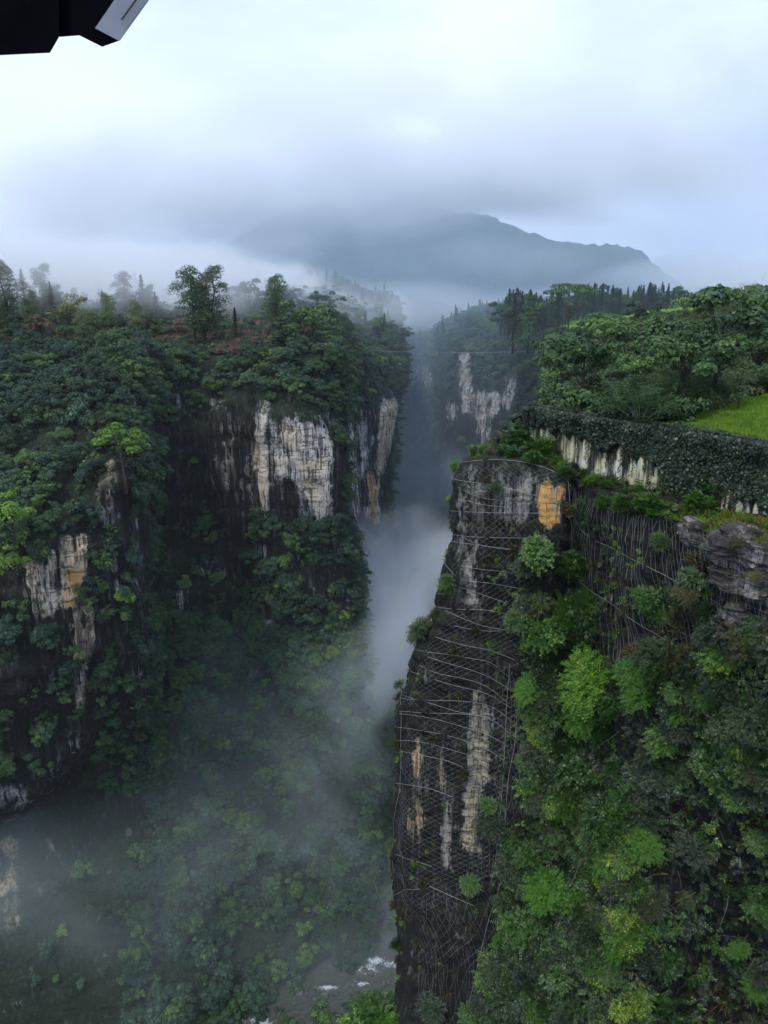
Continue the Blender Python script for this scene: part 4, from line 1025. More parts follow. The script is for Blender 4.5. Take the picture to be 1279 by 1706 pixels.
def hd(px, py, C, Nn, pale): return (pale < .1) * (px > 908) * 1.0 / (C[..., 1] / 60) ** 1.2
p, n = H.sample(6500, hd, r)
stuff('hill_thicket', [('shrub_mid', 4), ('shrub_olive', 3), ('shrub_dark', 3)], p, n, (0.5, 1.3), 0.2, r)
p, n = H.sample(520, lambda px, py, C, Nn, pale: hd(px, py, C, Nn, pale) * np.where(px > 1050, 1, .3) * (px > 945) * (C[..., 1] < 180) * sstep(.4, .55, fbm(C[..., 0] / 12, C[..., 1] / 12, 0, 2, 8)), r)
stuff('hill_brush', [('willow_olive', 3), ('willow_mid', 4), ('broad_mid1', .6), ('broad_dark0', .6)], p, n, (0.55, 1.25), 0.15, r)
p, n = H.sample(9000, lambda px, py, C, Nn, pale: (pale > .5) * (C[..., 1] < 75) * 1.0, r)
stuff('lawn_grass', [('tuft', 1)], p, n, (0.35, 0.9), 0.1, r)

# ---- near right cliff
BIG = [(862,1010),(900,985),(985,1010),(1010,1090),(1060,1120),(1140,1090),(1200,1060),(1400,1060),(1400,1850),(790,1850),(815,1600),(850,1430),(880,1290),(895,1120)]
def nd_(px, py, C, Nn, pale):
    cl = sstep(.38, .58, fbm(C[..., 0] / 2.2, C[..., 1] / 2.2, C[..., 2] / 3.0, 3, 8))
    return inpoly(BIG, px, py) * (0.06 + cl) * np.where((px > 1060) & (py > 1330), .13, 1) * np.where((px > 1100) & (py > 1150), .45, 1)
p, n = NR.sample(1150, nd_, r, margin=100)
CB = ['close0', 'close1', 'close2', 'close3', 'close4', 'close5', 'close6']
CD = {'close0': 'fresh green small-leaved bush', 'close1': 'dark small-leaved bush', 'close2': 'lime green feathery bush', 'close3': 'broad-leaved green bush', 'close4': 'dry brownish bush', 'close5': 'dark broad-leaved bush', 'close6': 'greyish olive bush'}
tot = []
for i in range(len(p)):
    px_, py_, _ = PIX(p[i]); px_, py_ = float(px_), float(py_)
    bright = 1.4 if (830 < px_ < 1080 and py_ > 1150) else (.55 if py_ < 1300 else .3)
    w = np.array([2.2 * bright, 2.8, .35 * bright, 1.2 * bright, .35, 2.6, .12]); w /= w.sum()
    tot.append((i, CB[r.choice(7, p=w)], px_, py_))
def where_(x, y):
    v = 'high' if y < 1200 else ('half way down' if y < 1450 else 'low')
    return f'{v} on the leafy {"left part" if x < 980 else ("middle" if x < 1130 else "right part")} of the near cliff'
for i, k, x, y in tot[:520]:
    QUEUE.append(dict(k=k, loc=p[i] - n[i] * .2, s=0.34 + .48 * r.random(), desc=CD[k], region=where_(x, y), cat='bush', rot=euler_lean(n[i], .5, r.random() * 6.28)[:], parts=True))
for i, k in enumerate(CB): plant('bush', k, p[520 + i], .6, CD[k] + ' buried in the undergrowth of the near cliff', 'bush', 'bushes buried in undergrowth')
q = np.array([i for i, *_ in tot[527:]])
qx = PIX(p[q])[0]; qb = q[(qx > 830) & (qx < 1060)]; q = q[~((qx > 830) & (qx < 1060))]
stuff('leafy_undergrowth', [('close0', 4), ('close1', 3.5), ('close2', .8), ('close3', 1.5), ('close5', 1.5)], p[qb], n[qb], (0.35, 0.8), 0.5, r)
stuff('cliff_undergrowth', [(k, w) for k, w in zip(CB, (2, 4, .4, 1, .5, 4, .2))], p[q], n[q], (0.35, 0.85), 0.5, r)
SP = [ # px, py, kind, scale, label
 (905, 930, 'close3', .9, 'broad-leaved bush growing through the net right of the pillar'), (935, 955, 'close3', .9, 'broad-leaved bush at the crease below the yellow stain'), (880, 945, 'close1', .7, 'small dark bush on the pillar face below the yellow stain'),
 (965, 950, 'close4', .6, 'brownish bush right of the crease bush'), (872, 1040, 'close0', .8, 'green bush at the top left of the leafy band'), (925, 1030, 'close0', 1.0, 'green bush at the head of the leafy band'), (905, 1070, 'close3', 1.0, 'broad-leaved bush just under the head of the leafy band'),
 (960, 1060, 'close0', .9, 'bright bush right of the head of the leafy band'), (970, 1110, 'close2', .8, 'lime bush inside the upper leafy band'), (1000, 1150, 'close2', 1.5, 'big vivid green feathery bush in the leafy band'), (985, 1190, 'close2', 1.1, 'vivid green bush hanging under the big feathery one'),
 (1110, 1125, 'close6', 1.2, 'pale yellow-green spreading shrub on the netted slope'), (1085, 1165, 'close2', 1.0, 'yellow-green shrub below the pale spreading one'), (1130, 1150, 'close0', .8, 'fresh leafy shrub right of the spreading one'), (1060, 1130, 'close2', .8, 'yellow-green shrub left of the pale spreading one'),
 (1075, 1005, 'close0', .65, 'small green bush in the middle of the net'), (1095, 1030, 'close2', .5, 'small lime bush under the middle of the net'), (1150, 1000, 'close4', .6, 'mossy brown clump on the netted slope'), (1160, 970, 'close3', .55, 'green clump below the pale rock bench'), (1190, 1030, 'close1', .6, 'dark clump right of the mossy one'),
 (1110, 915, 'close6', .45, 'small pale bush high on the net'), (1100, 900, 'close0', .35, 'tiny green bush high on the net'), (1235, 910, 'close4', .4, 'dry grass clump at the rope anchor'), (1265, 960, 'close4', .3, 'dry clump on the lower rock bench'),
 (748, 985, 'close0', .5, 'bush on the left edge of the pillar at the first step'), (752, 970, 'close3', .4, 'upper bush on the left edge of the pillar'), (712, 1062, 'close6', .8, 'greyish bush sticking out left of the pillar'), (700, 1075, 'close1', .6, 'dark bush on the second step of the pillar edge'),
 (672, 1150, 'close2', .38, 'lime sprig on the pillar edge above the white mist'), (657, 1410, 'close0', .35, 'small sprig on the lower pillar edge'), (668, 1585, 'close0', .5, 'green bush at the pillar edge above the river'),
 (826, 820, 'close0', .32, 'tiny green bush in the middle of the pillar face'), (820, 1375, 'close1', .8, 'dark bush right of the cream streak low on the pillar'), (790, 1470, 'close0', .6, 'green bush under the cream streaks of the pillar'), (815, 1345, 'close0', .5, 'bush beside the cream column of the pillar'),
 (770, 782, 'close2', .45, 'lime bush at the top left corner of the pillar'), (790, 770, 'close0', .35, 'small bush on the pillar top corner'), (1240, 1580, 'close2', .5, 'lime frond-like shrub at the lower right edge'), (1262, 1400, 'close0', .6, 'fresh green leafy shrub at the right edge'), (1265, 1640, 'close2', .8, 'yellowish leafy shrub in the lower right corner'),
 (1190, 1270, 'close3', 1.0, 'light green shrub high in the dark right part'), (1120, 1250, 'close0', .9, 'green shrub left of the light one in the dark right part'), (1240, 1200, 'close6', .8, 'olive leafy shrub at the right edge of the netted slope'),
 (930, 1340, 'close0', 1.3, 'big fresh green bush in the middle of the leafy band'), (1030, 1390, 'close0', 1.4, 'bright green bush bulging from the leafy band'), (900, 1480, 'close2', 1.1, 'yellow-green bush in the lower leafy band'), (870, 1560, 'close0', 1.2, 'bright bush at the left edge of the lower leafy band'), (950, 1500, 'close2', 1.0, 'yellow-tipped bush right of the yellow-green one'),
 (850, 1650, 'close0', 1.2, 'green bush at the foot of the leafy band'), (930, 1620, 'close3', 1.1, 'broad-leaved bush near the bottom edge'), (980, 1290, 'close3', 1.2, 'broad-leaved bush above the bulging one'),
 (720, 1680, 'close1', .8, 'dark bush at the bottom of the pillar'), (780, 1690, 'close0', .7, 'green bush at the bottom of the pillar'),
]
for x, y, k, s_, lab in SP:
    a, nn = on(NR, x, y); plant('bush', k, a + nn * 0.15, s_ * .95, lab, 'bush', None, euler_lean(nn, .5, r.random() * 6.28), True)
for x, y, Y, k, s_, lab in ((628, 1690, 47, 'close0', 1.6, 'large green bush low in front of the river'), (600, 1712, 46, 'close3', 1.3, 'broad-leaved bush at the bottom edge before the river'), (655, 1700, 46, 'close2', 1.2, 'lime green bush beside the pillar foot'), (645, 1668, 49, 'close0', 1.0, 'smaller bush behind the large low one')):
    plant('bush', k, W(x, y + 25, Y), s_, lab, 'bush', None, None, True)
p, n = NR.sample(7000, lambda px, py, C, Nn, pale: nd_(px, py, C, Nn, pale) + .02 * (px > 820) * (pale < .5), r, margin=100)
stuff('loose_sprays', [('sprig', 3), ('sprigdark', 4)], p + n * .25, n, (0.6, 1.5), 0.7, r)
# ledge at the wall foot
LEDGE = [(760,755),(890,752),(1000,805),(1110,836),(1279,862),(1400,900),(1330,925),(1230,885),(1130,870),(1080,862),(1000,835),(950,800),(900,778),(850,768)]
p, n = NR.sample(150, lambda px, py, C, Nn, pale: inpoly(LEDGE, px, py) * 1.0, r)
for i in range(len(p)):
    x = float(PIX(p[i])[0]); k = ['close0', 'close3', 'close2', 'close1', 'close4', 'close6'][r.choice(6, p=[.3, .2, .2, .1, .1, .1])]
    w_ = 'on the ledge at the foot of the ivy wall' if x < 1100 else 'on the right end of the ledge under the wall'
    s_ = .2 + .22 * r.random()
    if x > 1080: s_ *= .5
    QUEUE.append(dict(k=k, loc=p[i], s=s_, desc=CD[k], region=w_, cat='bush', rot=euler_lean(n[i], .2, r.random() * 6.28)[:], parts=False))
p, n = NR.sample(700, lambda px, py, C, Nn, pale: inpoly([(1060,838),(1279,866),(1400,900),(1300,930),(1120,872)], px, py) * (Nn[..., 2] > .1) * 1.0, r)
stuff('ledge_grass', [('yellowtuft', .6), ('tuft', 6), ('drytuft', .6)], p, n, (0.3, 0.8), 0.1, r)
p, n = NR.sample(2600, lambda px, py, C, Nn, pale: (pale < .45) * (px > 650) * (.15 + 1.2 * sstep(.5, .65, fbm(C[..., 0] / 1.5, C[..., 1] / 1.5, C[..., 2] / 2, 3, 4))) * np.where(px < 850, .35, 1), r)
stuff('cliff_moss_tufts', [('drytuft', 2), ('tuft', 2)], p, n, (0.35, 0.9), 0.6, r)
for x, y, s_, lab in ((905, 762, .8, 'green bush at the left foot of the ivy wall'), (868, 750, 1.0, 'leafy bush behind the pillar top'), (845, 757, .5, 'small bush behind the pillar top left of the leafy one'), (940, 800, .45, 'bush between pillar and concrete wall'), (1040, 855, .6, 'yellow-green bush in front of the bare concrete'), (1075, 862, .7, 'dark bush draped over the net edge'), (1005, 850, .5, 'bush left of the yellow-green one at the net edge'), (1165, 855, .6, 'leafy bush against the ivy wall over dry grass'), (1180, 830, .7, 'upright bush growing up the ivy wall')):
    a, nn = on(NR, x, y); plant('bush', 'close0' if 'green' in lab else 'close3', a, s_, lab, 'bush', None, None, True)

flush({'tree': 240, 'conifer': 250, 'bush': 215})
for nm, ks, pts, nn, sc, ln, rg, kw in LATER: stuff_now(nm, ks, pts, nn, sc, ln, rg, **kw)
# ============================================================ RETAINING WALL WITH IVY
m, ns, ls = mat('weathered_concrete')
out = N(ns, 'ShaderNodeOutputMaterial'); bs = N(ns, 'ShaderNodeBsdfPrincipled', {'Roughness': 0.9})
geo = N(ns, 'ShaderNodeNewGeometry'); p = geo.outputs['Position']; oi = N(ns, 'ShaderNodeObjectInfo')
s1 = noise(ns, ls, p, 1.0, 5, 0.65, vs=(2.2, 2.2, 0.22)); s2 = noise(ns, ls, p, 2.2, 5, 0.7)
s3 = noise(ns, ls, p, 1.0, 3, 0.6, vs=(0.6, 0.6, 1.2))
c = mixc(ns, ls, mrange(ns, ls, s3, 0.35, 0.65), (0.60, 0.61, 0.52), (0.50, 0.49, 0.30))
f = math_(ns, ls, 'ADD', s1, math_(ns, ls, 'MULTIPLY', oi.outputs['Random'], 0.18))
c = mixc(ns, ls, mrange(ns, ls, f, 0.56, 0.68), c, (0.035, 0.035, 0.028))
c = mixc(ns, ls, mrange(ns, ls, s2, 0.58, 0.68), c, (0.10, 0.11, 0.07))
ls.new(c, bs.inputs['Base Color']); bp = N(ns, 'ShaderNodeBump', {'Strength': 0.6, 'Distance': 0.05}); ls.new(s2, bp.inputs['Height']); ls.new(bp.outputs[0], bs.inputs['Normal'])
ls.new(bs.outputs[0], out.inputs['Surface']); M_conc = m
wall = link('retaining_wall', None, None, wallp(0, -4.2)); tag(wall, 'long ivy-hung concrete retaining wall below the green lawn', 'wall')
wo = wallp(0, -4.2)
def toL(P): return np.asarray(P, float) - wo
def boxpts(s0, s1, z0, z1, o0, o1):
    P = [wallp(s, z, o) for s in (s0, s1) for z in (z0, z1) for o in (o0, o1)]
    return [toL(q) for q in P]
BF = [(0, 1, 3, 2), (4, 6, 7, 5), (0, 4, 5, 1), (2, 3, 7, 6), (0, 2, 6, 4), (1, 5, 7, 3)]
mb = MB(); mb.add(boxpts(-0.1, 27, -5.2, -0.12, -1.2, 0.0), BF); link('wall_core', mb.mesh('wall_core', [M_conc]), wall)
mb = MB(); mb.add(boxpts(-0.15, 27, -0.119, 0.05, -1.25, 0.12), BF); link('coping', mb.mesh('coping', [plain('stained_coping', (0.07, 0.075, 0.05), .9)]), wall)
# piles: half-round concrete ribs side by side
pm = []
for v in range(4):
    rr = random.Random(v); V = []; nz = 9; na = 7; w = 0.235
    for i in range(nz):
        z = -5.1 + 4.95 * i / (nz - 1); wob = rr.uniform(-.03, .03)
        for a in range(na):
            an = pi * a / (na - 1); V.append(wd * (-cos(an) * w) + wn_ * (sin(an) * (0.17 + wob)) + np.array([0, 0, z]))
    F = [(i * na + a, i * na + a + 1, (i + 1) * na + a + 1, (i + 1) * na + a) for i in range(nz - 1) for a in range(na - 1)]
    pm.append(new_mesh('pile', np.array(V), F, True, [M_conc]))
k = 0; s_ = 0.16
rr = random.Random(4)
while s_ < 26.5:
    o = link('pile', pm[rr.randrange(4)], wall, wallp(s_, 0, 0.012) - wo); s_ += 0.50
# the nearer pier seen below the ivy on the right and return wall at the left end
# ivy: leaves hung over the face; the lower edge leaves the concrete bare in places
def ivy_low(s):
    x = PIX(WA + wd * np.asarray(s, float)[..., None])[0]
    b = np.interp(x, [870, 893, 900, 925, 960, 985, 1010, 1040, 1075, 1108, 1118, 1200, 1212, 1222, 1240, 1290, 1350],
                     [-1.5, -1.5, -1.4, -1.35, -1.35, -1.6, -1.9, -1.8, -1.9, -2.3, -4.3, -4.3, -2.6, -3.1, -3.2, -3.2, -4])
    return b
r = np.random.default_rng(61); n = 34000
s_ = -0.15 + 26 * r.random(n); low = ivy_low(s_) + (fbm(s_ * 1.8, 0, 0, 3, 2) - .5) * 1.3
z = 0.15 + (low - 0.15) * r.random(n) ** 1.05
bul = 0.12 + 0.62 * fbm(s_ * .9, z * .9, 0, 3, 9) + 0.28 * np.exp(-((z + 0.1) / .5) ** 2) + 0.25 * np.exp(-((s_ - 11.2) / 1.1) ** 2) * np.clip(-z / 3, 0, 1)
taper = np.clip((z - low) / 0.5, 0.15, 1)
off = bul * taper * (0.55 + 0.5 * r.random(n))
pos = WA[None] + wd[None] * s_[:, None] + np.array([0, 0, 1.0])[None] * z[:, None] + wn_[None] * off[:, None] - wo
nr = wn_[None] * 0.9 + np.array([0, 0, .75]) + r.normal(size=(n, 3)) * 0.33
tp = np.array([0, 0, -1.0]) + r.normal(size=(n, 3)) * 0.4
P1 = (pos, nr, tp, 0.15 * (0.7 + 0.7 * r.random(n)), 0.85)
n = 5200; s_ = -0.15 + 26 * r.random(n); of = -0.9 + 1.35 * r.random(n)
pos = WA[None] + wd[None] * s_[:, None] + np.array([0, 0, 1.0])[None] * (0.04 + 0.75 * np.clip(fbm(s_ * 1.6, of, 0, 3, 4) - .25, 0, 1) * r.random(n))[:, None] + wn_[None] * of[:, None] - wo
P2 = (pos, np.array([0, 0, 1.0]) + r.normal(size=(n, 3)) * 0.4, rdir(r, n), 0.15 * (0.7 + 0.6 * r.random(n)), 0.85)
o = link('ivy', leaf_mesh('ivy', [P1, P2], ML['ivy'], 3), wall); tag(o, kind='stuff')
# trailing strands below the fringe
mb = MB(); Pp = []
for i in range(90):
    s0 = r.random() * 26 - .1; zl = float(ivy_low(s0)); ln = .3 + r.random() * 1.0
    mb.tube([toL(wallp(s0, zl + .4, .3)), toL(wallp(s0 + r.normal() * .05, zl - ln * .5, .24)), toL(wallp(s0 + r.normal() * .1, zl - ln, .22))], .012, 3, cap=False)
    for q in range(16): Pp.append(toL(wallp(s0 + r.normal() * .05, zl + .3 - (ln + .3) * q / 16, .26)))
link('trailing_stems', mb.mesh('trailing_stems', [M_rib]), wall)['kind'] = 'stuff'
Pp = np.array(Pp); n = len(Pp)
tag(link('trailing_leaves', leaf_mesh('trailing_leaves', [(Pp, wn_[None] + r.normal(size=(n, 3)) * .4, np.array([0, 0, -1.0]) + r.normal(size=(n, 3)) * .4, .13 + 0 * Pp[:, 0], .8)], ML['ivy'], 5), wall), kind='stuff')
# creeping ivy mound where it reaches the ledge
# pale purplish outcrop on the netted slope
M_out = rock_material('purplish_outcrop', 0.4, dark=(0.05, 0.04, 0.045), grey=(0.34, 0.31, 0.33), cream=(0.40, 0.36, 0.33), moss=(0.06, 0.07, 0.02), mossy=.25)
for i, (x, y, sx_, sy_, sz_, lab) in enumerate(((1165, 890, 1.3, 1.0, .7, 'left pale slab of the rock outcrop under the dry grass'), (1218, 905, 1.5, 1.0, .8, 'broad purplish slab of the rock outcrop above the net ropes'), (1268, 930, 1.1, .9, .7, 'dark cracked slab at the right end of the rock outcrop'),
        (1215, 970, 1.4, .8, .6, 'grey slab of the lower rock bench beneath the rope anchor'), (1272, 980, 1.2, .8, .6, 'right slab of the lower rock bench at the picture edge'), (1228, 1020, 1.5, .7, .55, 'lowest grey slab of the rock bench under the net'))):
    import bmesh
    a, nn = on(NR, x, y); bm = bmesh.new(); bmesh.ops.create_icosphere(bm, subdivisions=5, radius=1.0)
    co = np.array([v.co[:] for v in bm.verts]); nz_ = fbm(co[:, 0] * 1.3 + i * 9, co[:, 1] * 1.3, co[:, 2] * 2.5, 4, 6) - .5; st_ = fbm(co[:, 0] * .8, co[:, 1] * .8 + i, co[:, 2] * 6, 3, 7) - .5
    co = np.sign(co) * np.abs(co) ** .6 * (1 + nz_ * .7 + st_ * .35)[:, None] * np.array([sx_, sy_, sz_])
    for v, q in zip(bm.verts, co): v.co = q
    me = bpy.data.meshes.new('rock_slab'); bm.to_mesh(me); bm.free(); me.materials.append(M_out)
    at = me.attributes.new('pale', 'FLOAT', 'POINT'); at.data.foreach_set('value', np.full(len(me.vertices), .5, np.float32))
    tag(link('rock_slab', me, None, a - nn * .62, (radians(-6), radians(6), 0.25 * i - .6)), lab, 'rock')
# ============================================================ ROCKFALL NET
def smooth_grid(A, n):
    for _ in range(n):
        A = (np.concatenate([A[:1], A[:-1]]) + 2 * A + np.concatenate([A[1:], A[-1:]])) / 4
        A = (np.concatenate([A[:, :1], A[:, :-1]], 1) + 2 * A + np.concatenate([A[:, 1:], A[:, -1:]], 1)) / 4
    return A
NS = smooth_grid(NR.P, 10) + NR.N0 * 0.22
npx, npy, nf = PIX(NS)
def nearest_uv(px, py):
    q = np.hypot(npx - px, npy - py) + nf * 0.05; return np.unravel_index(np.argmin(q), q.shape)
def surf(u, v):
    u = min(max(u, 0), NS.shape[0] - 1.001); v = min(max(v, 0), NS.shape[1] - 1.001)
    i, j = int(u), int(v); f, g = u - i, v - j
    return NS[i, j] * (1 - f) * (1 - g) + NS[i + 1, j] * f * (1 - g) + NS[i, j + 1] * (1 - f) * g + NS[i + 1, j + 1] * f * g
def surf_line(pts, step=0.6, lift=0.0):
    """a wire lying over the net surface through surveyed places"""
    uv = [nearest_uv(*q) for q in pts]; outp = []
    for (u0, v0), (u1, v1) in zip(uv[:-1], uv[1:]):
        Ln = np.linalg.norm(NS[u0, v0] - NS[u1, v1]); k = max(2, int(Ln / step))
        for t in range(k): outp.append(surf(u0 + (u1 - u0) * t / k, v0 + (v1 - v0) * t / k))
    outp.append(NS[uv[-1]]); P = np.array(outp)
    # pull taut between the bulges
    T = P.copy()
    for _ in range(3): T[1:-1] = (T[:-2] + T[2:] + 2 * T[1:-1]) / 4
    if lift: T = T + NR.N0[uv[0]] * lift
    return T
net = link('rockfall_net', None, None, NS[nearest_uv(850, 775)]); tag(net, 'steel rockfall net of diamond mesh and ropes draped over the near cliff', 'safety net')
no = np.array(net.location)
ROPES = [
 [(766,788),(800,806),(860,815),(905,828),(948,838)], [(765,812),(800,832),(850,833)], [(764,830),(805,843),(850,846)], [(766,838),(800,852),(860,855),(935,856)],
 [(766,872),(785,888),(802,895),(860,896),(940,897)], [(770,892),(796,910),(845,914),(886,920)], [(772,896),(800,909),(850,918),(888,919)], [(766,942),(800,948),(850,952),(893,958)],
 [(764,948),(776,962),(800,968),(850,978),(882,984)], [(742,990),(775,1003),(810,1014),(866,1030)], [(741,968),(775,980),(815,994),(845,1004)], [(742,1018),(770,1030),(800,1045),(850,1050)],
 [(742,1028),(765,1044),(800,1054),(830,1052)], [(726,1060),(760,1072),(820,1082),(858,1100)], [(718,1078),(750,1090),(800,1102),(822,1100),(850,1128)], [(712,1094),(740,1104),(790,1116),(818,1126),(850,1152)],
 [(700,1108),(725,1122),(780,1132),(816,1140),(848,1170)], [(690,1108),(712,1126),(760,1144),(815,1154),(850,1180)], [(680,1140),(710,1154),(770,1168),(816,1172),(850,1200)],
 [(680,1148),(710,1168),(760,1186),(815,1194),(850,1222)], [(678,1154),(705,1170),(780,1190),(818,1196)], [(672,1184),(720,1196),(770,1210),(814,1222),(845,1240)], [(670,1208),(700,1216),(740,1222),(812,1246),(842,1266)],
 [(670,1231),(700,1236),(745,1246),(790,1260),(820,1266)], [(668,1252),(700,1258),(745,1266),(776,1278)], [(668,1262),(700,1292),(726,1312),(755,1328)], [(658,1424),(690,1434),(722,1442)], [(716,1476),(750,1490),(790,1508)],
 [(955,860),(1000,905),(1060,935),(1110,960),(1150,984)], [(952,950),(1000,995),(1050,1030),(1080,1050),(1130,1085)], [(940,1060),(1000,1100),(1060,1150)], [(880,1180),(920,1225),(960,1262)],
 [(1226,908),(1195,940),(1178,962),(1170,985)], [(1230,910),(1255,930),(1279,955),(1330,990)], [(1150,860),(1190,880),(1226,908)], [(1262,1098),(1245,1135),(1275,1136)],
 [(770,790),(762,880),(765,960),(742,1010)], [(692,1092),(672,1180),(668,1290),(656,1400),(657,1460),(670,1530),(678,1600)],
 [(850,1105),(848,1160),(842,1260),(836,1340),(826,1440)], [(858,1180),(862,1240),(850,1290),(842,1400),(830,1480),(812,1530),(800,1600),(775,1700)],
 [(945,790),(948,850),(950,920)], [(768,776),(800,766),(860,768),(905,777),(945,792),(952,810)], [(1040,1090),(1090,1150)], [(700,1480),(694,1550),(696,1650)],
 [(1165,1215),(1195,1260),(1220,1290)], [(1110,1440),(1080,1420),(1050,1410)], [(945,1540),(985,1570),(1020,1590)], [(1060,1460),(1110,1500),(1130,1520)],
]
for i, rp in enumerate(ROPES):
    T = surf_line(rp, 0.5, 0.05) - no
    mb = MB(); mb.tube(T, 0.011, 4, cap=False); link('rope', mb.mesh('rope', [M_rope]), net)
# fine mesh: diagonals of the diamond net over the pillar; near-vertical strands over the hanging curtain
def trace_net(mb, poly, ang, spacing, rad, thin=0.0, wav=0.0, seed=0):
    rr = np.random.default_rng(seed)
    us, vs = np.nonzero(inpoly(poly, npx, npy))
    u0, u1, v0, v1 = us.min(), us.max(), vs.min(), vs.max()
    U, V_ = (u0 + u1) // 2, (v0 + v1) // 2
    du = np.linalg.norm(NS[min(U + 5, NS.shape[0] - 1), V_] - NS[U - 5, V_]) / 10; dv = np.linalg.norm(NS[U, V_ + 5] - NS[U, V_ - 5]) / 10
    A, B = (u1 - u0) * du, (v1 - v0) * dv
    d = np.array([sin(ang), cos(ang)]); e = np.array([cos(ang), -sin(ang)])          # along, across; (u metres, v metres)
    R = math.hypot(A, B)
    msk = inpoly(poly, npx, npy)
    for c in np.arange(-R, R, spacing):
        if rr.random() < thin: continue
        run = []
        ph = rr.random() * 6
        for t in np.arange(-R, R, 0.5):
            q = np.array([A / 2, B / 2]) + d * t + e * (c + wav * (math.sin(t * .45 + c * .25) * 1.2 + math.sin(t * 1.3 + ph) * .2))
            u, v = u0 + q[0] / du, v0 + q[1] / dv
            ok = u0 <= u <= u1 and v0 <= v <= v1 and msk[int(min(max(u, 0), msk.shape[0] - 1)), int(min(max(v, 0), msk.shape[1] - 1))]
            if ok: run.append(surf(u, v) - no)
            if (not ok or t > R - .6):
                if len(run) > 1: mb.tube(run, rad, 3, cap=False)
                run = []
    return mb
mb = MB()
PIL = [(768,776),(800,766),(860,768),(905,778),(946,792),(946,905),(890,930),(880,1010),(860,1100),(850,1300),(800,1500),(676,1540),(655,1450),(662,1300),(672,1180),(700,1092),(744,1010),(746,960),(764,880)]
trace_net(mb, PIL, radians(38), 0.38, 0.0024, .2, 0, 1); trace_net(mb, PIL, radians(-38), 0.38, 0.0024, .2, 0, 2)
o = link('diamond_mesh', mb.mesh('diamond_mesh', [M_wire]), net); tag(o, kind='stuff')
mb = MB()
CUR = [(950,800),(990,830),(1050,850),(1110,860),(1200,890),(1330,930),(1330,1090),(1200,1110),(1160,1250),(1080,1180),(1000,1100),(960,1010),(945,920)]
trace_net(mb, CUR, radians(5), 0.22, 0.0042, .25, .22, 3); trace_net(mb, CUR, radians(-10), 0.6, 0.0035, .3, .3, 4)
trace_net(mb, [(1140,870),(1330,890),(1330,1040),(1160,1010)], radians(82), 0.4, 0.0035, .1, .1, 7)
CUR2 = [(830,1120),(880,1110),(890,1200),(880,1330),(850,1480),(820,1640),(790,1760),(680,1760),(700,1500),(790,1450),(815,1330)]
trace_net(mb, CUR2, radians(6), 0.22, 0.0036, .25, .2, 5); trace_net(mb, CUR2, radians(-14), 0.5, 0.0032, .2, .3, 6)
o = link('hanging_mesh', mb.mesh('hanging_mesh', [M_wire]), net); tag(o, kind='stuff')
# dead twigs through the right part
mb = MB(); rr = random.Random(3)
for i in range(75):
    a, nn = on(NR, rr.uniform(900, 1290), rr.uniform(1120, 1700)) ; a = Vector(a) + Vector(nn) * .3
    d = Vector((rr.uniform(-1, 1), rr.uniform(-.6, .1), rr.uniform(-1, .6))).normalized(); ln = rr.uniform(.8, 2.2); pts = [a]
    for k in range(4): d = (d + Vector((rr.uniform(-.25, .25), rr.uniform(-.2, .2), rr.uniform(-.3, .1)))).normalized(); pts.append(pts[-1] + d * ln / 4)
    mb.tube([q + Vector(nn) * .25 for q in pts], [.02, .017, .013, .01, .006], 3, cap=False)
M_twig = plain('dead_twig', (0.12, 0.10, 0.07), 0.9)
tag(link('dead_twigs', mb.mesh('dead_twigs', [M_twig])), kind='stuff')

# ============================================================ CABLES ACROSS THE GORGE
M_cable = plain('cable', (0.25, 0.27, 0.3), 0.6)
def cable(pts, rad, lab):
    P = [W(*q) for q in pts]; T = []
    for a, b in zip(P[:-1], P[1:]):
        for t in np.linspace(0, 1, 12, endpoint=False): T.append(a * (1 - t) + b * t - np.array([0, 0, 1.0]) * 4 * t * (1 - t) * np.linalg.norm(b - a) * 0.012)
    T.append(P[-1]); mb = MB(); mb.tube([q - P[0] for q in T], rad, 4)
    o = link('overhead_cable', mb.mesh('overhead_cable', [M_cable]), None, P[0]); tag(o, lab, 'cable')
cable([(596,583,300), (935,583,330)], 0.055, 'thin overhead cable strung low across the far gorge')
cable([(640,534,300), (760,545,430)], 0.05, 'upper thin cable over the gap between the two banks')
cable([(640,546,300), (745,556,430)], 0.05, 'second thin cable just under the upper one over the gap')

# ============================================================ EAVE CORNER OF THE VIEWING PAVILION
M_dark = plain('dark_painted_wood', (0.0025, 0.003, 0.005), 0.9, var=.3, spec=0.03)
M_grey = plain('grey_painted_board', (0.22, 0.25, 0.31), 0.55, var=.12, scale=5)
eave = link('roof_eave', None, None, W(60, 40, 3.0)); tag(eave, 'dark roof eave corner with a grey end board at the top left', 'roof')
eo = np.array(eave.location)
def prism(name, poly, Y, m, depth, push=(-.35, .55, .75)):
    a = [W(x, y, Y) - eo for x, y in poly]; v = unit(np.array(push)) * depth; n = len(a)
    V = a + [q + v for q in a]
    F = [tuple(range(n))[::-1], tuple(range(n, 2 * n))] + [(i, (i + 1) % n, n + (i + 1) % n, n + i) for i in range(n)]
    me = new_mesh(name, np.array(V), F, False, [m]); return link(name, me, eave)
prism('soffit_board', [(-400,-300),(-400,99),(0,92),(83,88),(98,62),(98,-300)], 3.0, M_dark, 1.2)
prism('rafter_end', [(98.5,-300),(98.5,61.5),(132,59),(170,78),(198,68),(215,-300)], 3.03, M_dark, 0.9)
prism('end_board', [(190,0),(158,47),(198,68),(247,0),(300,-75),(245,-80)], 2.96, M_grey, 0.035, (-.2, 1, .3))
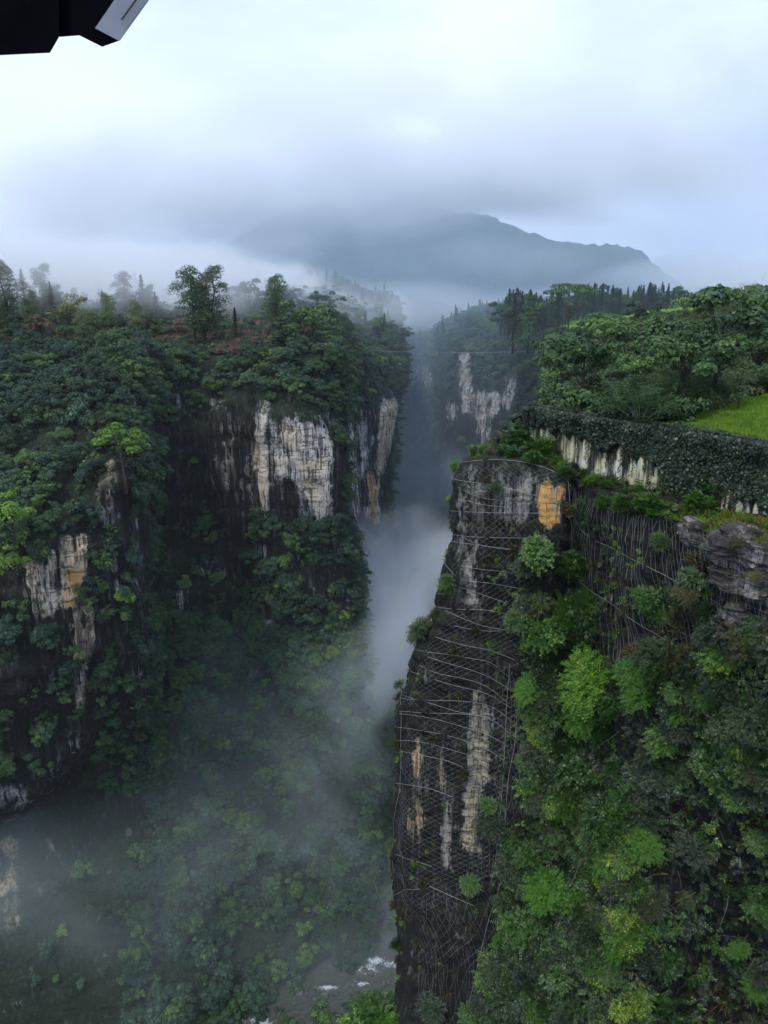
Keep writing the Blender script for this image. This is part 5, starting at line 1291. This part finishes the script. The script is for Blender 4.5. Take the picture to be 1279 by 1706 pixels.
mb = MB(); a, b = W(226, 0, 2.945) - eo, W(202, 33, 2.945) - eo; mb.tube([a + (a - b) * .8, a, b], .0035, 5); link('groove_strip', mb.mesh('groove_strip', [plain('dark_seal', (0.05, 0.06, 0.09), .6)]), eave)
# ============================================================ AIR
def haze_mat(name, col, dens, aniso=0.0):
    m, ns, ls = mat(name); out = N(ns, 'ShaderNodeOutputMaterial')
    pv = N(ns, 'ShaderNodeVolumePrincipled'); pv.inputs['Color'].default_value = (*col, 1); pv.inputs['Density'].default_value = dens; pv.inputs['Anisotropy'].default_value = aniso
    ls.new(pv.outputs[0], out.inputs['Volume']); return m
x0, x1, y0, y1, z0, z1 = -1900, 2000, -120, 2900, -159, 330
V = [(x, y, z) for x in (x0, x1) for y in (y0, y1) for z in (z0, z1)]
hz = link('haze', new_mesh('haze', V, [(0, 1, 3, 2), (4, 6, 7, 5), (0, 4, 5, 1), (2, 3, 7, 6), (0, 2, 6, 4), (1, 5, 7, 3)], mats=[haze_mat('haze', (0.80, 0.90, 1.0), 0.00008)]))
tag(hz, kind='stuff')

def mist_mat(name, dens, scale, cut=0.0, soft=0.35, col=(0.93, 0.96, 1.0), erode=1.1, stretch=(1, 1, 1), step=1.0, edge=1.0, detail=3.0):
    m, ns, ls = mat(name); out = N(ns, 'ShaderNodeOutputMaterial')
    tc = N(ns, 'ShaderNodeTexCoord'); geo = N(ns, 'ShaderNodeNewGeometry')
    ln = N(ns, 'ShaderNodeVectorMath', operation='LENGTH'); ls.new(tc.outputs['Object'], ln.inputs[0])
    nz = noise(ns, ls, geo.outputs['Position'], scale, detail, 0.6, vs=stretch, dist=0.6)
    # 1 in the middle, 0 at the skin, eaten by noise
    a = math_(ns, ls, 'SUBTRACT', 1.0, math_(ns, ls, 'POWER', ln.outputs['Value'], 2.0))
    f = math_(ns, ls, 'ADD', math_(ns, ls, 'MULTIPLY', a, edge), math_(ns, ls, 'MULTIPLY', math_(ns, ls, 'SUBTRACT', nz, 0.5), erode * 2))
    f = mrange(ns, ls, f, cut, cut + soft * 2)
    f = math_(ns, ls, 'MULTIPLY', f, mrange(ns, ls, a, 0.0, 0.35))
    pv = N(ns, 'ShaderNodeVolumePrincipled'); pv.inputs['Color'].default_value = (*col, 1)
    ls.new(math_(ns, ls, 'MULTIPLY', f, dens), pv.inputs['Density']); ls.new(pv.outputs[0], out.inputs['Volume'])
    m.cycles.volume_step_rate = step
    return m
def ball():
    import bmesh
    bm = bmesh.new(); bmesh.ops.create_icosphere(bm, subdivisions=3, radius=1.0); me = bpy.data.meshes.new('mist'); bm.to_mesh(me); bm.free(); return me
def mist(name, m, px, py, Y, rad, rot=(0, 0, 0)):
    me = BALL.copy(); me.materials.clear(); me.materials.append(m)
    o = link(name, me, None, W(px, py, Y), [radians(q) for q in rot], rad); tag(o, kind='stuff'); return o
BALL = ball()
# mist standing in the gorge
m_g = mist_mat('gorge_mist', 0.036, 0.035, 0.25, 0.40, stretch=(1, 1, .7), erode=1.5, col=(.86, .92, .97))
m_t = mist_mat('slope_mist', 0.0150, 0.024, 0.25, 0.50, col=(.80, .93, .95), erode=1.2)
m_h = mist_mat('inner_haze', 0.0085, 0.022, 0.25, 0.45, col=(.74, .90, 1.0))
m_v = mist_mat('valley_haze', 0.0008, 0.006, -0.6, 0.5, erode=.4, col=(.62, .82, 1.0), detail=1.0)
m_f = mist_mat('plateau_fog', 0.050, 0.020, 0.25, 0.6, stretch=(1, 1, 1.5), erode=1.7, detail=4.0)
m_b = mist_mat('cloud_bank', 0.0070, 0.0045, 0.25, 0.45, erode=1.25, stretch=(1, 1, 1.8), col=(0.97, 0.98, 1.0))
m_d = mist_mat('cloud_deck', 0.0085, 0.0055, 0.15, 0.35, stretch=(1, 1, 1.8), col=(0.97, 0.98, 1.0), erode=1.3)
m_e = mist_mat('high_cloud', 0.0042, 0.0055, 0.2, 0.45, stretch=(1, 1, 1.8), col=(0.98, 0.99, 1.0), erode=1.4)
m_p = mist_mat('treeline_fog', 0.022, 0.03, 0.2, 0.6, stretch=(1, 1, 1.4), erode=1.4)
mist('gorge_mist', m_g, 690, 950, 265, (38, 60, 36))
mist('gorge_mist', m_g, 645, 1080, 212, (24, 44, 26))
mist('gorge_mist', m_t, 590, 1190, 190, (22, 36, 20), (30, 0, 20))
mist('gorge_mist', m_h, 690, 800, 420, (60, 90, 50))
mist('slope_mist', m_t, 420, 1225, 180, (62, 62, 17), (37, 0, 0))
mist('slope_mist', m_t, 300, 1470, 141, (66, 36, 18), (37, 0, 0))
mist('slope_mist', m_t, 60, 1450, 141, (34, 26, 16), (37, 0, 0))
mist('valley_haze', m_v, 840, 590, 570, (640, 330, 190))
mist('plateau_fog', m_f, 40, 486, 385, (200, 165, 36), (0, 4, 12))
mist('plateau_fog', m_f, 330, 500, 430, (130, 140, 34), (0, 5, -8))
mist('cloud_bank', m_b, 405, 415, 1080, (150, 150, 105), (0, -20, 0))
mist('cloud_bank', m_b, 640, 520, 1100, (620, 280, 50))
mist('cloud_bank', m_b, 230, 380, 1100, (290, 260, 170))
mist('cloud_bank', m_b, 1180, 480, 1200, (300, 260, 60))
mist('cloud_deck', m_d, 700, 292, 1200, (520, 210, 78), (0, -2, 0))
mist('cloud_deck', m_e, 470, 240, 1200, (420, 230, 95), (0, -12, 0))
mist('cloud_deck', m_e, 1060, 250, 1300, (380, 230, 85), (0, 14, 0))
mist('cloud_deck', m_d, 580, 345, 1150, (300, 120, 58), (0, -3, 0))
mist('cloud_deck', m_d, 850, 322, 1150, (240, 110, 52), (0, 7, 0))
m_w = mist_mat('mountain_veil', 0.0020, 0.006, -0.3, 0.7, erode=.7, col=(.66, .84, 1.0), detail=3.0)
mist('mountain_veil', m_w, 720, 420, 1130, (560, 170, 120))
mist('cloud_bank', m_e, 880, 430, 1120, (190, 90, 40), (0, 8, 0))
mist('plateau_fog', m_p, 90, 458, 262, (95, 60, 17), (0, 3, 6))
mist('slope_mist', m_t, 470, 1600, 143, (48, 24, 14), (30, 0, 0))
